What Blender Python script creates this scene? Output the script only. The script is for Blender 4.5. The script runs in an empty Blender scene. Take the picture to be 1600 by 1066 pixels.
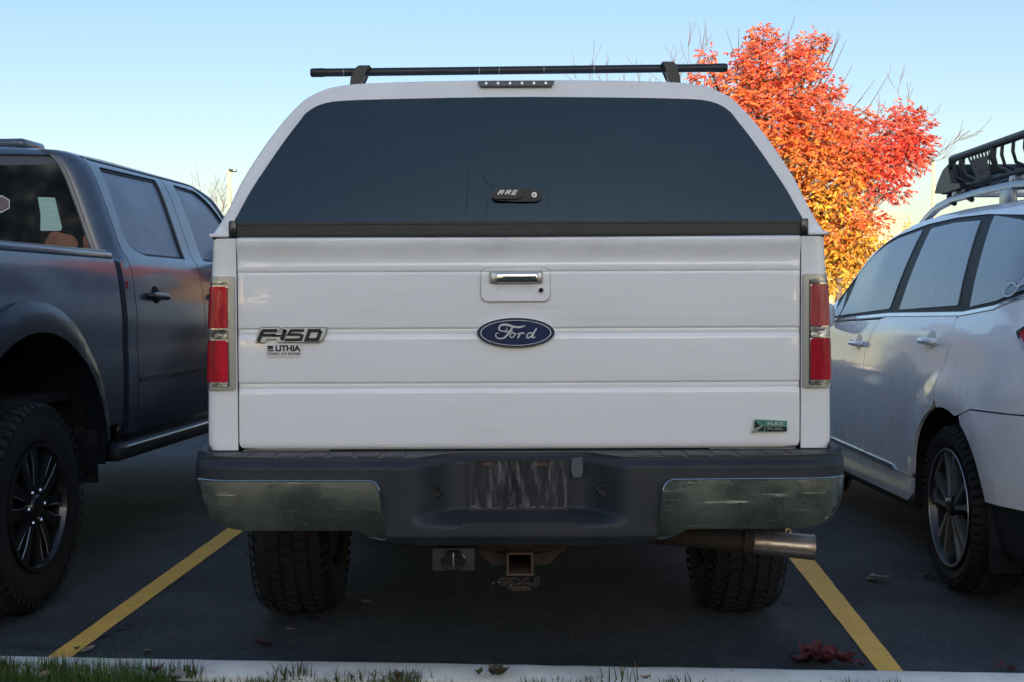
import bpy, bmesh, math, random
from mathutils import Vector, Matrix
from mathutils.geometry import tessellate_polygon
random.seed(7)
S = bpy.context.scene
COL = S.collection
PI = math.pi
# ------------------------------------------------------------------ camera
CAM_H = 1.22
PITCH = math.atan(63 / 2000.0)
ROLL = math.radians(-0.25)
cam = bpy.data.cameras.new('camera')
cam.sensor_width = 36; cam.lens = 45.0; cam.clip_start = 0.05; cam.clip_end = 3000
camo = bpy.data.objects.new('camera', cam); COL.objects.link(camo)
camo.matrix_world = Matrix.Translation((0, 0, CAM_H)) @ Matrix.Rotation(PI / 2 - PITCH, 4, 'X') @ Matrix.Rotation(ROLL, 4, 'Z')
S.camera = camo
# ------------------------------------------------------------------ sky, sun, exposure
SUN_EL, SUN_AZ = 8.0, 176.0          # azimuth clockwise from +Y (the view direction): low sun behind the camera
world = bpy.data.worlds.new('World'); S.world = world; world.use_nodes = True
wn = world.node_tree; bg = wn.nodes['Background']
sky = wn.nodes.new('ShaderNodeTexSky'); sky.sky_type = 'NISHITA'; sky.sun_disc = False
sky.sun_elevation = math.radians(SUN_EL); sky.sun_rotation = math.radians(SUN_AZ)
sky.air_density = 1.0; sky.dust_density = 4.0; sky.ozone_density = 3.0
gm = wn.nodes.new('ShaderNodeGamma'); gm.inputs[1].default_value = 0.65
def wmath(op, a, b=None):
    n = wn.nodes.new('ShaderNodeMath'); n.operation = op
    for i, x in enumerate((a, b)):
        if x is None: continue
        if isinstance(x, (int, float)): n.inputs[i].default_value = x
        else: wn.links.new(x, n.inputs[i])
    return n.outputs[0]
# bright band of low evening haze all round the horizon: 1 + k * exp(-elevation / 4 degrees)
wtc = wn.nodes.new('ShaderNodeTexCoord'); wsx = wn.nodes.new('ShaderNodeSeparateXYZ'); wn.links.new(wtc.outputs['Generated'], wsx.inputs[0])
el_ = wmath('ARCSINE', wmath('MAXIMUM', wsx.outputs['Z'], 0.0))
glow = wmath('EXPONENT', wmath('MULTIPLY', el_, -1.0 / math.radians(4.0)))
bandc = wn.nodes.new('ShaderNodeVectorMath'); bandc.operation = 'MULTIPLY_ADD'
wn.links.new(glow, bandc.inputs[0]); bandc.inputs[1].default_value = (3.4, 2.6, 1.3); bandc.inputs[2].default_value = (1.0, 1.0, 1.0)
vm = wn.nodes.new('ShaderNodeVectorMath'); vm.operation = 'MULTIPLY'
wb = wn.nodes.new('ShaderNodeMix'); wb.data_type = 'RGBA'; wb.blend_type = 'MULTIPLY'; wb.inputs['Factor'].default_value = 1.0
wb.inputs['B'].default_value = (0.89, 0.945, 1.08, 1)         # the photo's cool white balance
wcx = wn.nodes.new('ShaderNodeCombineXYZ'); wn.links.new(wsx.outputs['X'], wcx.inputs[0]); wn.links.new(wsx.outputs['Y'], wcx.inputs[1])
wn.links.new(wmath('MAXIMUM', wsx.outputs['Z'], 0.035), wcx.inputs[2]); wn.links.new(wcx.outputs[0], sky.inputs[0])   # no brown rim at the very horizon
wn.links.new(sky.outputs[0], gm.inputs[0]); wn.links.new(gm.outputs[0], vm.inputs[0]); wn.links.new(bandc.outputs[0], vm.inputs[1])
wn.links.new(vm.outputs[0], wb.inputs['A']); wn.links.new(wb.outputs['Result'], bg.inputs[0])
bg.inputs[1].default_value = 0.10
sd = bpy.data.lights.new('sun', 'SUN'); sd.energy = 2.9; sd.angle = math.radians(0.6); sd.color = (1.0, 0.80, 0.58)
so = bpy.data.objects.new('sun', sd); COL.objects.link(so)
_a, _e = math.radians(SUN_AZ), math.radians(SUN_EL)
sdir = Vector((math.sin(_a) * math.cos(_e), math.cos(_a) * math.cos(_e), math.sin(_e)))
so.rotation_euler = sdir.to_track_quat('Z', 'Y').to_euler(); so.location = sdir * 60
S.view_settings.view_transform = 'Standard'; S.view_settings.look = 'None'
S.view_settings.exposure = 2.22; S.view_settings.gamma = 1.0; S.view_settings.use_curve_mapping = False
S.render.engine = 'CYCLES'
S.cycles.max_bounces = 8

# ------------------------------------------------------------------ photo measuring (turns a measured photo point into a place in the world)
def ray(px, py, roll=True):
    u, v = (px - 800) / 2000.0, (533 - py) / 2000.0
    if roll:
        c, s = math.cos(ROLL), math.sin(ROLL)
        u, v = u * c - v * s, u * s + v * c
    return Vector((u, math.cos(PITCH) + v * math.sin(PITCH), -math.sin(PITCH) + v * math.cos(PITCH)))
def at(px, py, Y):
    d = ray(px, py); return Vector((0, 0, CAM_H)) + d * (Y / d.y)
def ground(px, py, z=0.0):
    d = ray(px, py); return Vector((0, 0, CAM_H)) + d * ((z - CAM_H) / d.z)
def zq(py, Y):
    d = ray(800, py, False); return CAM_H + d.z * Y / d.y
def xq(dpx, Y): return dpx * Y / 2000.0

# ------------------------------------------------------------------ materials
MATS = {}
def mat(name, color, rough=0.5, metal=0.0, coat=0.0, coat_rough=0.05, spec=0.5, noise=0.0, nscale=8.0, color2=None,
        bump=0.0, bscale=60.0, ior=1.5, rvar=0.0, stretch=(1, 1, 1), detail=6, lo=0.35, hi=0.65, trans=None, sheen=0):
    m = bpy.data.materials.new(name); m.use_nodes = True
    nt = m.node_tree; b = nt.nodes['Principled BSDF']
    b.inputs['Base Color'].default_value = (*color, 1); b.inputs['Roughness'].default_value = rough
    b.inputs['Metallic'].default_value = metal; b.inputs['Coat Weight'].default_value = coat
    b.inputs['Coat Roughness'].default_value = coat_rough; b.inputs['Specular IOR Level'].default_value = spec
    b.inputs['IOR'].default_value = ior
    tc = nt.nodes.new('ShaderNodeTexCoord'); mp = nt.nodes.new('ShaderNodeMapping'); mp.inputs['Scale'].default_value = stretch
    nt.links.new(tc.outputs['Object'], mp.inputs[0])
    if noise > 0 or rvar > 0:
        n = nt.nodes.new('ShaderNodeTexNoise'); n.inputs['Scale'].default_value = nscale; n.inputs['Detail'].default_value = detail
        n.inputs['Roughness'].default_value = 0.6
        nt.links.new(mp.outputs[0], n.inputs['Vector'])
        mr = nt.nodes.new('ShaderNodeMapRange'); mr.inputs[1].default_value = lo; mr.inputs[2].default_value = hi
        nt.links.new(n.outputs[0], mr.inputs[0])
        if noise > 0:
            mx = nt.nodes.new('ShaderNodeMix'); mx.data_type = 'RGBA'
            c2 = color2 or tuple(c * (1 - noise) for c in color)
            mx.inputs['A'].default_value = (*color, 1); mx.inputs['B'].default_value = (*c2, 1)
            nt.links.new(mr.outputs[0], mx.inputs['Factor']); nt.links.new(mx.outputs['Result'], b.inputs['Base Color'])
        if rvar > 0:
            m2 = nt.nodes.new('ShaderNodeMapRange'); m2.inputs[3].default_value = rough; m2.inputs[4].default_value = rough + rvar
            nt.links.new(mr.outputs[0], m2.inputs[0]); nt.links.new(m2.outputs[0], b.inputs['Roughness'])
    if bump > 0:
        n2 = nt.nodes.new('ShaderNodeTexNoise'); n2.inputs['Scale'].default_value = bscale; n2.inputs['Detail'].default_value = 5
        nt.links.new(mp.outputs[0], n2.inputs['Vector'])
        bp = nt.nodes.new('ShaderNodeBump'); bp.inputs['Strength'].default_value = 1.0; bp.inputs['Distance'].default_value = bump
        nt.links.new(n2.outputs[0], bp.inputs['Height']); nt.links.new(bp.outputs[0], b.inputs['Normal'])
    MATS[name] = m
    return m
def mixin(m, color, scale, stretch, lo, hi, amount=1.0, zlo=None, zhi=None, rough=None, seed=0.0):
    """a second layer of dirt or streaks mixed over what already feeds Base Color; optional height window (object z)"""
    nt = m.node_tree; b = nt.nodes['Principled BSDF']
    tc = nt.nodes.new('ShaderNodeTexCoord'); mp = nt.nodes.new('ShaderNodeMapping'); mp.inputs['Scale'].default_value = stretch
    mp.inputs['Location'].default_value = (seed, seed * 0.7, seed * 1.3)
    nt.links.new(tc.outputs['Object'], mp.inputs[0])
    n = nt.nodes.new('ShaderNodeTexNoise'); n.inputs['Scale'].default_value = scale; n.inputs['Detail'].default_value = 7; n.inputs['Roughness'].default_value = 0.65
    nt.links.new(mp.outputs[0], n.inputs['Vector'])
    mr = nt.nodes.new('ShaderNodeMapRange'); mr.inputs[1].default_value = lo; mr.inputs[2].default_value = hi; mr.inputs[4].default_value = amount
    nt.links.new(n.outputs[0], mr.inputs[0]); fac = mr.outputs[0]
    if zlo is not None:
        sx = nt.nodes.new('ShaderNodeSeparateXYZ'); nt.links.new(tc.outputs['Object'], sx.inputs[0])
        mz = nt.nodes.new('ShaderNodeMapRange'); mz.inputs[1].default_value = zlo; mz.inputs[2].default_value = zhi; mz.interpolation_type = 'SMOOTHSTEP'
        nt.links.new(sx.outputs['Z'], mz.inputs[0])
        mu = nt.nodes.new('ShaderNodeMath'); mu.operation = 'MULTIPLY'; nt.links.new(fac, mu.inputs[0]); nt.links.new(mz.outputs[0], mu.inputs[1]); fac = mu.outputs[0]
    mx = nt.nodes.new('ShaderNodeMix'); mx.data_type = 'RGBA'
    inp = b.inputs['Base Color']
    if inp.is_linked: nt.links.new(inp.links[0].from_socket, mx.inputs['A'])
    else: mx.inputs['A'].default_value = inp.default_value
    mx.inputs['B'].default_value = (*color, 1)
    nt.links.new(fac, mx.inputs['Factor']); nt.links.new(mx.outputs['Result'], inp)
    if rough is not None:
        mf = nt.nodes.new('ShaderNodeMix'); ri = b.inputs['Roughness']
        if ri.is_linked: nt.links.new(ri.links[0].from_socket, mf.inputs[2])
        else: mf.inputs[2].default_value = ri.default_value
        mf.inputs[3].default_value = rough; nt.links.new(fac, mf.inputs[0]); nt.links.new(mf.outputs[0], ri)
    return m

white = mat('white_paint', (0.85, 0.85, 0.85), 0.35, coat=1.0, coat_rough=0.03, noise=0.05, nscale=3, rvar=0.12, bump=0.0010, bscale=2.2, stretch=(.5, 1, 1))
mixin(white, (0.45, 0.43, 0.38), 6, (0.25, 1, 2.8), 0.54, 0.82, 0.45, seed=3)
mixin(white, (0.50, 0.49, 0.45), 10, (.6, 1, .6), 0.50, 0.75, 0.5, zlo=1.30, zhi=1.42, seed=21)
mixin(white, (0.25, 0.25, 0.25), 26, (0.5, 1, 2.2), 0.74, 0.78, 0.7, seed=31)
mixin(white, (0.30, 0.29, 0.26), 90, (1, 1, 1), 0.70, 0.76, 0.5, seed=5)
gel = mat('white_gelcoat', (0.80, 0.81, 0.82), 0.35, coat=0.4, coat_rough=0.1, noise=0.07, nscale=4, rvar=0.15)
mixin(gel, (0.35, 0.35, 0.34), 60, (1, 1, 1), 0.70, 0.78, 0.5, seed=2)
tintglass = mat('tinted_glass', (0.0025, 0.007, 0.016), 0.05, coat=0.0, ior=1.50, noise=0.2, nscale=2, rvar=0.04, bump=0.0006, bscale=1.2)
tintglass.node_tree.nodes['Principled BSDF'].inputs['Specular Tint'].default_value = (0.55, 0.80, 1.0, 1)
mixin(tintglass, (0.02, 0.026, 0.035), 5, (1, 1, 1), 0.5, 0.8, 0.5, seed=1, rough=0.22)
rubber = mat('black_rubber', (0.016, 0.016, 0.018), 0.62, noise=0.3, nscale=10)
tyrem = mat('tyre_rubber', (0.010, 0.011, 0.013), 0.75, spec=0.3, noise=0.5, nscale=14, color2=(0.018, 0.018, 0.019), bump=0.001, bscale=120)
plastic = mat('black_plastic', (0.017, 0.022, 0.029), 0.50, spec=0.35, noise=0.35, nscale=6, color2=(0.026, 0.030, 0.036), bump=0.0006, bscale=350)
mixin(plastic, (0.06, 0.065, 0.07), 30, (0.5, 1, 2), 0.62, 0.80, 0.5)
surround = mat('window_surround_black', (0.012, 0.014, 0.018), 0.5, spec=0.15)
smoothblack = mat('gloss_black', (0.012, 0.013, 0.015), 0.25, coat=0.3)
darkgap = mat('dark_gap', (0.004, 0.004, 0.005), 0.9)
underm = mat('underbody_black', (0.006, 0.006, 0.007), 0.75, noise=0.4, nscale=9)
chrome = mat('chrome', (0.62, 0.64, 0.66), 0.08, metal=1.0, noise=0.1, nscale=10, rvar=0.08)
scuffed = mat('scuffed_chrome', (0.46, 0.52, 0.50), 0.16, metal=1.0, noise=0.35, nscale=6, rvar=0.22, bump=0.0008, bscale=22)
mixin(scuffed, (0.14, 0.17, 0.15), 9, (1, 1, 1), 0.48, 0.72, 0.40, rough=0.35)
mixin(scuffed, (0.62, 0.62, 0.58), 16, (0.22, 1, 3.2), 0.62, 0.70, 0.9, rough=0.55, seed=6)
mixin(scuffed, (0.55, 0.56, 0.52), 34, (0.10, 1, 4.0), 0.60, 0.70, 0.8, rough=0.5, seed=26)
mixin(scuffed, (0.40, 0.43, 0.40), 120, (1, 1, 1), 0.64, 0.70, 0.7, rough=0.5, seed=36)
mixin(scuffed, (0.10, 0.11, 0.10), 45, (0.6, 1, 1), 0.62, 0.74, 0.6, rough=0.6, seed=9)
bezelm = mat('lamp_bezel', (0.42, 0.44, 0.44), 0.28, metal=0.7)
redl = mat('red_lens', (0.66, 0.008, 0.035), 0.2, spec=0.3, coat=0.35, coat_rough=0.02, noise=0.45, nscale=9, stretch=(2.0, 1, 0.35), color2=(0.30, 0.004, 0.016), bump=0.0015, bscale=30)
mixin(redl, (0.22, 0.003, 0.012), 3, (14, 1, 1.6), 0.46, 0.60, 0.8, seed=2)
mixin(redl, (0.85, 0.25, 0.28), 60, (1.2, 1, .5), 0.68, 0.76, 0.7, seed=5)
redfade = mat('faded_red_lens', (0.58, 0.09, 0.11), 0.25, coat=0.4, coat_rough=0.15, noise=0.4, nscale=9, stretch=(2.0, 1, 0.3), color2=(0.28, 0.02, 0.03), bump=0.001, bscale=30)
clearl = mat('clear_lens', (0.55, 0.56, 0.55), 0.12, metal=0.6, noise=0.8, nscale=28, bump=0.004, bscale=45)
bluee = mat('badge_blue', (0.005, 0.013, 0.058), 0.25, coat=1.0, coat_rough=0.05, noise=0.4, nscale=8, color2=(0.008, 0.022, 0.09))
silver = mat('badge_silver', (0.62, 0.67, 0.70), 0.3, metal=0.6)
badgerim = mat('badge_rim', (0.22, 0.25, 0.28), 0.25, metal=0.8)
badgeblack = mat('badge_black', (0.010, 0.014, 0.018), 0.3, coat=0.5)
decalblack = mat('decal_black', (0.008, 0.012, 0.018), 0.4)
decalwhite = mat('decal_white', (0.75, 0.78, 0.80), 0.4)
badgegreen = mat('badge_green', (0.10, 0.30, 0.24), 0.3, metal=0.4)
rust = mat('rusty_steel', (0.07, 0.050, 0.042), 0.75, metal=0.1, noise=0.7, nscale=25, color2=(0.13, 0.075, 0.052), bump=0.002, bscale=80)
darkrust = mat('dark_rusty_steel', (0.025, 0.020, 0.018), 0.8, metal=0.1, noise=0.6, nscale=20, color2=(0.05, 0.034, 0.026), bump=0.002, bscale=80)
exh = mat('exhaust_steel', (0.52, 0.44, 0.37), 0.30, metal=0.9, noise=0.6, nscale=9, color2=(0.26, 0.19, 0.15), rvar=0.2, bump=0.0008, bscale=60)
platem = mat('bare_plate_mount', (0.034, 0.036, 0.040), 0.6, spec=0.25, metal=0.0, noise=0.5, nscale=14, stretch=(1, 1, 0.2), color2=(0.010, 0.011, 0.014), bump=0.001, bscale=90)
mixin(platem, (0.20, 0.195, 0.19), 34, (1.6, 1, 0.28), 0.50, 0.74, 0.85, seed=4)
dustm = mat('road_salt_dirt', (0.20, 0.19, 0.18), 0.9, noise=0.6, nscale=40, color2=(0.08, 0.08, 0.08))
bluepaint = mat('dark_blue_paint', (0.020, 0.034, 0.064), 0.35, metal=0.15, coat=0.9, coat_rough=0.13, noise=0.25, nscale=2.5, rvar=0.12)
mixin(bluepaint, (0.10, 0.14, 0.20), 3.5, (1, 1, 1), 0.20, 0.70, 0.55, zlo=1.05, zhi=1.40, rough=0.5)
fogglass = mat('misted_side_glass', (0.075, 0.11, 0.17), 0.30, coat=0.2, noise=0.5, nscale=3, color2=(0.11, 0.15, 0.21), rvar=0.2)
trimpaint = mat('dark_arch_paint', (0.008, 0.012, 0.020), 0.42, spec=0.3, coat=0.2, coat_rough=0.15)
rearglass = mat('dark_rear_glass', (0.006, 0.011, 0.016), 0.05, ior=1.5)
suvpaint = mat('pearl_paint', (0.84, 0.865, 0.89), 0.24, metal=0.0, coat=0.9, coat_rough=0.06, noise=0.05, nscale=3, rvar=0.08)
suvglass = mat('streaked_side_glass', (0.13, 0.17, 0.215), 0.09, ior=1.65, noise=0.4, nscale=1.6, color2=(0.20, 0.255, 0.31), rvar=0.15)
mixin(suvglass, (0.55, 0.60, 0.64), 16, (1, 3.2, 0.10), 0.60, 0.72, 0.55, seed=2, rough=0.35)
alloy = mat('machined_alloy', (0.42, 0.44, 0.46), 0.25, metal=0.8, noise=0.2, nscale=10)
darkalloy = mat('dark_alloy', (0.014, 0.016, 0.019), 0.30, metal=0.4, coat=0.4)
brake = mat('brake_metal', (0.06, 0.06, 0.065), 0.5, metal=0.7, noise=0.5)
rackblk = mat('rack_black', (0.012, 0.014, 0.018), 0.45)
barblk = mat('roof_bar_black', (0.014, 0.018, 0.024), 0.4, noise=0.3, nscale=20)
railm = mat('rail_silver', (0.30, 0.33, 0.37), 0.3, metal=0.6)
paperm = mat('paper_sheet', (0.36, 0.56, 0.50), 0.6, noise=0.15, nscale=30, stretch=(0.3, 1, 4))
leatherm = mat('tan_seat', (0.22, 0.09, 0.05), 0.5, noise=0.4, nscale=12)
stickm = mat('pink_grey_sticker', (0.20, 0.14, 0.15), 0.5, noise=0.4, nscale=60)
innerm = mat('interior_dark', (0.02, 0.02, 0.022), 0.8)
flapm = mat('mud_flap_black', (0.012, 0.015, 0.020), 0.6, spec=0.15, noise=0.4, nscale=12)
mixin(flapm, (0.12, 0.12, 0.12), 20, (1, 1, 1), 0.55, 0.75, 0.4)

# ------------------------------------------------------------------ helpers
def link(name, me, m=None, parent=None, loc=None, smooth=False, angle=35):
    o = bpy.data.objects.new(name, me); COL.objects.link(o)
    if m is not None and len(me.materials) == 0:
        for mm in (m if isinstance(m, (list, tuple)) else [m]): me.materials.append(mm)
    if parent is not None: o.parent = parent
    if loc is not None: o.location = loc
    if smooth:
        for p in me.polygons: p.use_smooth = True
        me.set_sharp_from_angle(angle=math.radians(angle))
    return o
def fin(name, bm, m, parent=None, smooth=True, angle=35, loc=None, recalc=True):
    if recalc: bmesh.ops.recalc_face_normals(bm, faces=bm.faces)
    me = bpy.data.meshes.new(name); bm.to_mesh(me); bm.free()
    return link(name, me, m, parent, loc, smooth, angle)
def thing(name, label, cat, loc=(0, 0, 0), rotz=0, group=None):
    o = bpy.data.objects.new(name, None); COL.objects.link(o); o.location = loc; o.rotation_euler = (0, 0, rotz)
    o.empty_display_size = 0.1
    o['label'] = label; o['category'] = cat
    if group: o['group'] = group
    return o
def tag(o, label=None, cat=None, group=None, kind=None):
    if label: o['label'] = label
    if cat: o['category'] = cat
    if group: o['group'] = group
    if kind: o['kind'] = kind
    return o
def box(bm, x0, x1, y0, y1, z0, z1, bev=0.0, seg=2, M=None):
    r = bmesh.ops.create_cube(bm, size=1.0); vs = r['verts']
    for v in vs:
        v.co = Vector((x0 + (v.co.x + .5) * (x1 - x0), y0 + (v.co.y + .5) * (y1 - y0), z0 + (v.co.z + .5) * (z1 - z0)))
    if bev > 0:
        es = list({e for v in vs for e in v.link_edges})
        r2 = bmesh.ops.bevel(bm, geom=es, offset=bev, segments=seg, affect='EDGES', profile=0.5)
        vs = list({v for f in r2['faces'] for v in f.verts} | {v for v in vs if v.is_valid})
    if M is not None:
        for v in vs: v.co = M @ v.co
    return vs
def tube(bm, pts, rads, n=10, caps=True):
    pts = [Vector(p) for p in pts]
    if not isinstance(rads, (list, tuple)): rads = [rads] * len(pts)
    rings = []; prev = None
    for i, p in enumerate(pts):
        t = (pts[min(i + 1, len(pts) - 1)] - pts[max(i - 1, 0)]).normalized()
        if prev is None:
            a = Vector((0, 0, 1)) if abs(t.z) < .9 else Vector((1, 0, 0))
            u = t.cross(a).normalized()
        else: u = (prev - t * prev.dot(t)).normalized()
        prev = u; v = t.cross(u)
        rings.append([bm.verts.new(p + (u * math.cos(2 * PI * k / n) + v * math.sin(2 * PI * k / n)) * rads[i]) for k in range(n)])
    for a, b in zip(rings, rings[1:]):
        for k in range(n): bm.faces.new((a[k], a[(k + 1) % n], b[(k + 1) % n], b[k]))
    if caps:
        bm.faces.new(rings[0][::-1]); bm.faces.new(rings[-1])
    return rings
def lathe(bm, prof, n=48, close=False):
    """prof: (x, r) about the x axis"""
    rings = [[bm.verts.new((x, r * math.sin(2 * PI * k / n), r * math.cos(2 * PI * k / n))) for k in range(n)] for x, r in prof]
    prs = list(zip(rings, rings[1:])) + ([(rings[-1], rings[0])] if close else [])
    for a, b in prs:
        for k in range(n): bm.faces.new((a[k], a[(k + 1) % n], b[(k + 1) % n], b[k]))
    return rings
def hermite(tab):
    xs = [t[0] for t in tab]; ys = [t[1] for t in tab]; n = len(tab)
    d = [(ys[i + 1] - ys[i]) / (xs[i + 1] - xs[i]) for i in range(n - 1)]
    m = [d[0]] + [0 if d[i - 1] * d[i] <= 0 else 2 * d[i - 1] * d[i] / (d[i - 1] + d[i]) for i in range(1, n - 1)] + [d[-1]]
    def g(x):
        if x <= xs[0]: return ys[0]
        if x >= xs[-1]: return ys[-1]
        for i in range(n - 1):
            if x <= xs[i + 1]:
                h = xs[i + 1] - xs[i]; t = (x - xs[i]) / h
                return (2 * t**3 - 3 * t * t + 1) * ys[i] + (t**3 - 2 * t * t + t) * h * m[i] + (-2 * t**3 + 3 * t * t) * ys[i + 1] + (t**3 - t * t) * h * m[i + 1]
    return g
def sstep(a, b, x):
    t = max(0.0, min(1.0, (x - a) / (b - a))); return t * t * (3 - 2 * t)
def crom(pts, n=6, closed=False):
    out = []; N = len(pts); P = [Vector((p[0], p[1], 0)) for p in pts]
    rng = range(N if closed else N - 1)
    for i in rng:
        p0 = P[(i - 1) % N] if closed or i > 0 else P[0]; p1 = P[i]; p2 = P[(i + 1) % N]
        p3 = P[(i + 2) % N] if closed or i + 2 < N else P[-1]
        for k in range(n):
            t = k / n
            q = 0.5 * ((2 * p1) + (-p0 + p2) * t + (2 * p0 - 5 * p1 + 4 * p2 - p3) * t * t + (-p0 + 3 * p1 - 3 * p2 + p3) * t**3)
            out.append((q.x, q.y))
    if not closed: out.append((P[-1].x, P[-1].y))
    return out
def rrect(x0, x1, z0, z1, r, n=4):
    out = []
    for cx, cz, a0 in ((x1 - r, z1 - r, 0), (x0 + r, z1 - r, 90), (x0 + r, z0 + r, 180), (x1 - r, z0 + r, 270)):
        for k in range(n + 1):
            a = math.radians(a0 + 90 * k / n); out.append((cx + r * math.cos(a), cz + r * math.sin(a)))
    return out
def rpoly(pts, r, n=4):
    """round the corners of a polygon; r one radius or one per corner"""
    N = len(pts); out = []
    for i in range(N):
        p = Vector(pts[i]); a = Vector(pts[i - 1]); b = Vector(pts[(i + 1) % N])
        rr = r[i] if isinstance(r, (list, tuple)) else r
        if rr <= 0: out.append(tuple(p)); continue
        d1, d2 = (a - p), (b - p); l = min(rr, d1.length * .45, d2.length * .45)
        s, e = p + d1.normalized() * l, p + d2.normalized() * l
        for k in range(n + 1):
            t = k / n; q = s * (1 - t)**2 + p * 2 * t * (1 - t) + e * t * t; out.append((q.x, q.y))
    return out
def frange(a, b, s):
    n = max(1, int(round((b - a) / s))); return [a + (b - a) * k / n for k in range(n + 1)]
def sheet(name, outer, P, m, parent=None, holes=(), ca=(), cb=(), off=0.0, thick=0.0, smooth=True, angle=35):
    """flat outline(s) in (a, b), cut by the lines a=ca, b=cb, bent by P(a, b, off) and given a thickness"""
    loops = [list(outer)] + [list(h) for h in holes]
    tris = tessellate_polygon([[Vector((a, b, 0)) for a, b in l] for l in loops])
    flat = [p for l in loops for p in l]
    bm = bmesh.new(); vs = [bm.verts.new((a, b, 0)) for a, b in flat]
    for t in tris:
        try: bm.faces.new([vs[i] for i in t])
        except ValueError: pass
    bmesh.ops.remove_doubles(bm, verts=bm.verts, dist=1e-5)
    lo = [min(p[i] for p in loops[0]) for i in (0, 1)]; hi = [max(p[i] for p in loops[0]) for i in (0, 1)]
    for ax, cuts in ((0, ca), (1, cb)):
        for c in cuts:
            if lo[ax] + 1e-4 < c < hi[ax] - 1e-4:
                co = (c, 0, 0) if ax == 0 else (0, c, 0); no = (1, 0, 0) if ax == 0 else (0, 1, 0)
                bmesh.ops.bisect_plane(bm, geom=bm.verts[:] + bm.edges[:] + bm.faces[:], dist=1e-5, plane_co=co, plane_no=no)
    bmesh.ops.recalc_face_normals(bm, faces=bm.faces)
    base = bm.verts[:]
    if thick > 0:
        r = bmesh.ops.extrude_face_region(bm, geom=bm.faces[:])
        for v in r['geom']:
            if isinstance(v, bmesh.types.BMVert): v.co.z = 1.0
    for v in bm.verts:
        top = v.co.z < 0.5
        v.co = Vector(P(v.co.x, v.co.y, off if top else off - thick))
    return fin(name, bm, m, parent, smooth, angle)
def ribbon(bm, pts, w, P, off, thick, sh=0.0):
    """thick flat stroke with mitred corners along pts in (a, b)"""
    P2 = [Vector((a + sh * b, b)) for a, b in pts]; L, R = [], []
    for i, p in enumerate(P2):
        d0 = (p - P2[i - 1]).normalized() if i > 0 else None
        d1 = (P2[i + 1] - p).normalized() if i < len(P2) - 1 else None
        d0 = d0 or d1; d1 = d1 or d0
        n0, n1 = Vector((-d0.y, d0.x)), Vector((-d1.y, d1.x)); nn = (n0 + n1)
        if nn.length < 1e-4: nn = n0
        nn.normalize(); k = 1 / max(0.5, nn.dot(n0)); ww = w[i] if isinstance(w, (list, tuple)) else w
        L.append(p + nn * ww * .5 * k); R.append(p - nn * ww * .5 * k)
    A = [bm.verts.new(P(q.x, q.y, off)) for q in L]; B = [bm.verts.new(P(q.x, q.y, off)) for q in R]
    A2 = [bm.verts.new(P(q.x, q.y, off - thick)) for q in L]; B2 = [bm.verts.new(P(q.x, q.y, off - thick)) for q in R]
    for i in range(len(L) - 1):
        bm.faces.new((A[i], A[i + 1], B[i + 1], B[i])); bm.faces.new((A[i], A2[i], A2[i + 1], A[i + 1])); bm.faces.new((B[i], B[i + 1], B2[i + 1], B2[i]))
    bm.faces.new((A[0], B[0], B2[0], A2[0])); bm.faces.new((A[-1], A2[-1], B2[-1], B[-1]))
def textmesh(name, body, size, m, parent, loc, shear=0, offset=0, extrude=0.0006, spacing=1.0, width=None, rot=(PI / 2, 0, 0)):
    cu = bpy.data.curves.new(name, 'FONT'); cu.body = body; cu.size = size; cu.shear = shear; cu.offset = offset
    cu.extrude = extrude; cu.space_character = spacing; cu.align_x = 'CENTER'; cu.align_y = 'CENTER'; cu.resolution_u = 3
    t = bpy.data.objects.new(name, cu); COL.objects.link(t)
    dg = bpy.context.evaluated_depsgraph_get(); me = bpy.data.meshes.new_from_object(t.evaluated_get(dg))
    bpy.data.objects.remove(t); bpy.data.curves.remove(cu)
    if width:
        w = max(v.co.x for v in me.vertices) - min(v.co.x for v in me.vertices)
        for v in me.vertices: v.co.x *= width / w
    me.materials.clear()
    o = link(name, me, m, parent, loc); o.rotation_euler = rot
    return o
def dup(o, parent=None, M=None):
    c = o.copy(); COL.objects.link(c); c.parent = parent
    for ch in list(o.children): dup(ch, c)
    return c

# ------------------------------------------------------------------ the ground
gnd_m = mat('far_ground', (0.06, 0.06, 0.045), 0.9, noise=0.5, nscale=0.3)
asph = mat('asphalt', (0.050, 0.060, 0.070), 0.8, spec=0.12, noise=0.5, nscale=1.1, color2=(0.078, 0.088, 0.098), bump=0.010, bscale=110, detail=12)
mixin(asph, (0.024, 0.027, 0.031), 0.9, (1, 1, 1), 0.45, 0.62, 0.55, seed=11)
mixin(asph, (0.13, 0.13, 0.135), 3.2, (1, 0.55, 1), 0.56, 0.78, 0.6, seed=4)
mixin(asph, (0.16, 0.16, 0.16), 11, (1, 0.8, 1), 0.62, 0.78, 0.6, seed=14)
mixin(asph, (0.20, 0.20, 0.21), 95, (1, 1, 1), 0.57, 0.66, 0.75, seed=7)
mixin(asph, (0.008, 0.008, 0.009), 120, (1, 1, 1), 0.56, 0.68, 0.55, seed=17)
mixin(asph, (0.010, 0.010, 0.011), 2.3, (1, 1, 1), 0.62, 0.68, 0.7, seed=23)
def sheet_plane(name, x0, x1, y0, y1, z, m, sub=1):
    bm = bmesh.new(); nx = ny = sub
    g = [[bm.verts.new((x0 + (x1 - x0) * i / nx, y0 + (y1 - y0) * j / ny, z)) for i in range(nx + 1)] for j in range(ny + 1)]
    for j in range(ny):
        for i in range(nx): bm.faces.new((g[j][i], g[j][i + 1], g[j + 1][i + 1], g[j + 1][i]))
    return tag(fin(name, bm, m, smooth=False), kind='structure')
sheet_plane('ground', -1500, 1500, -1500, 1500, -0.06, gnd_m)
KS = (3.754 - 3.985) / (1.50 + 1.59)                      # slope of the kerb line
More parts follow.
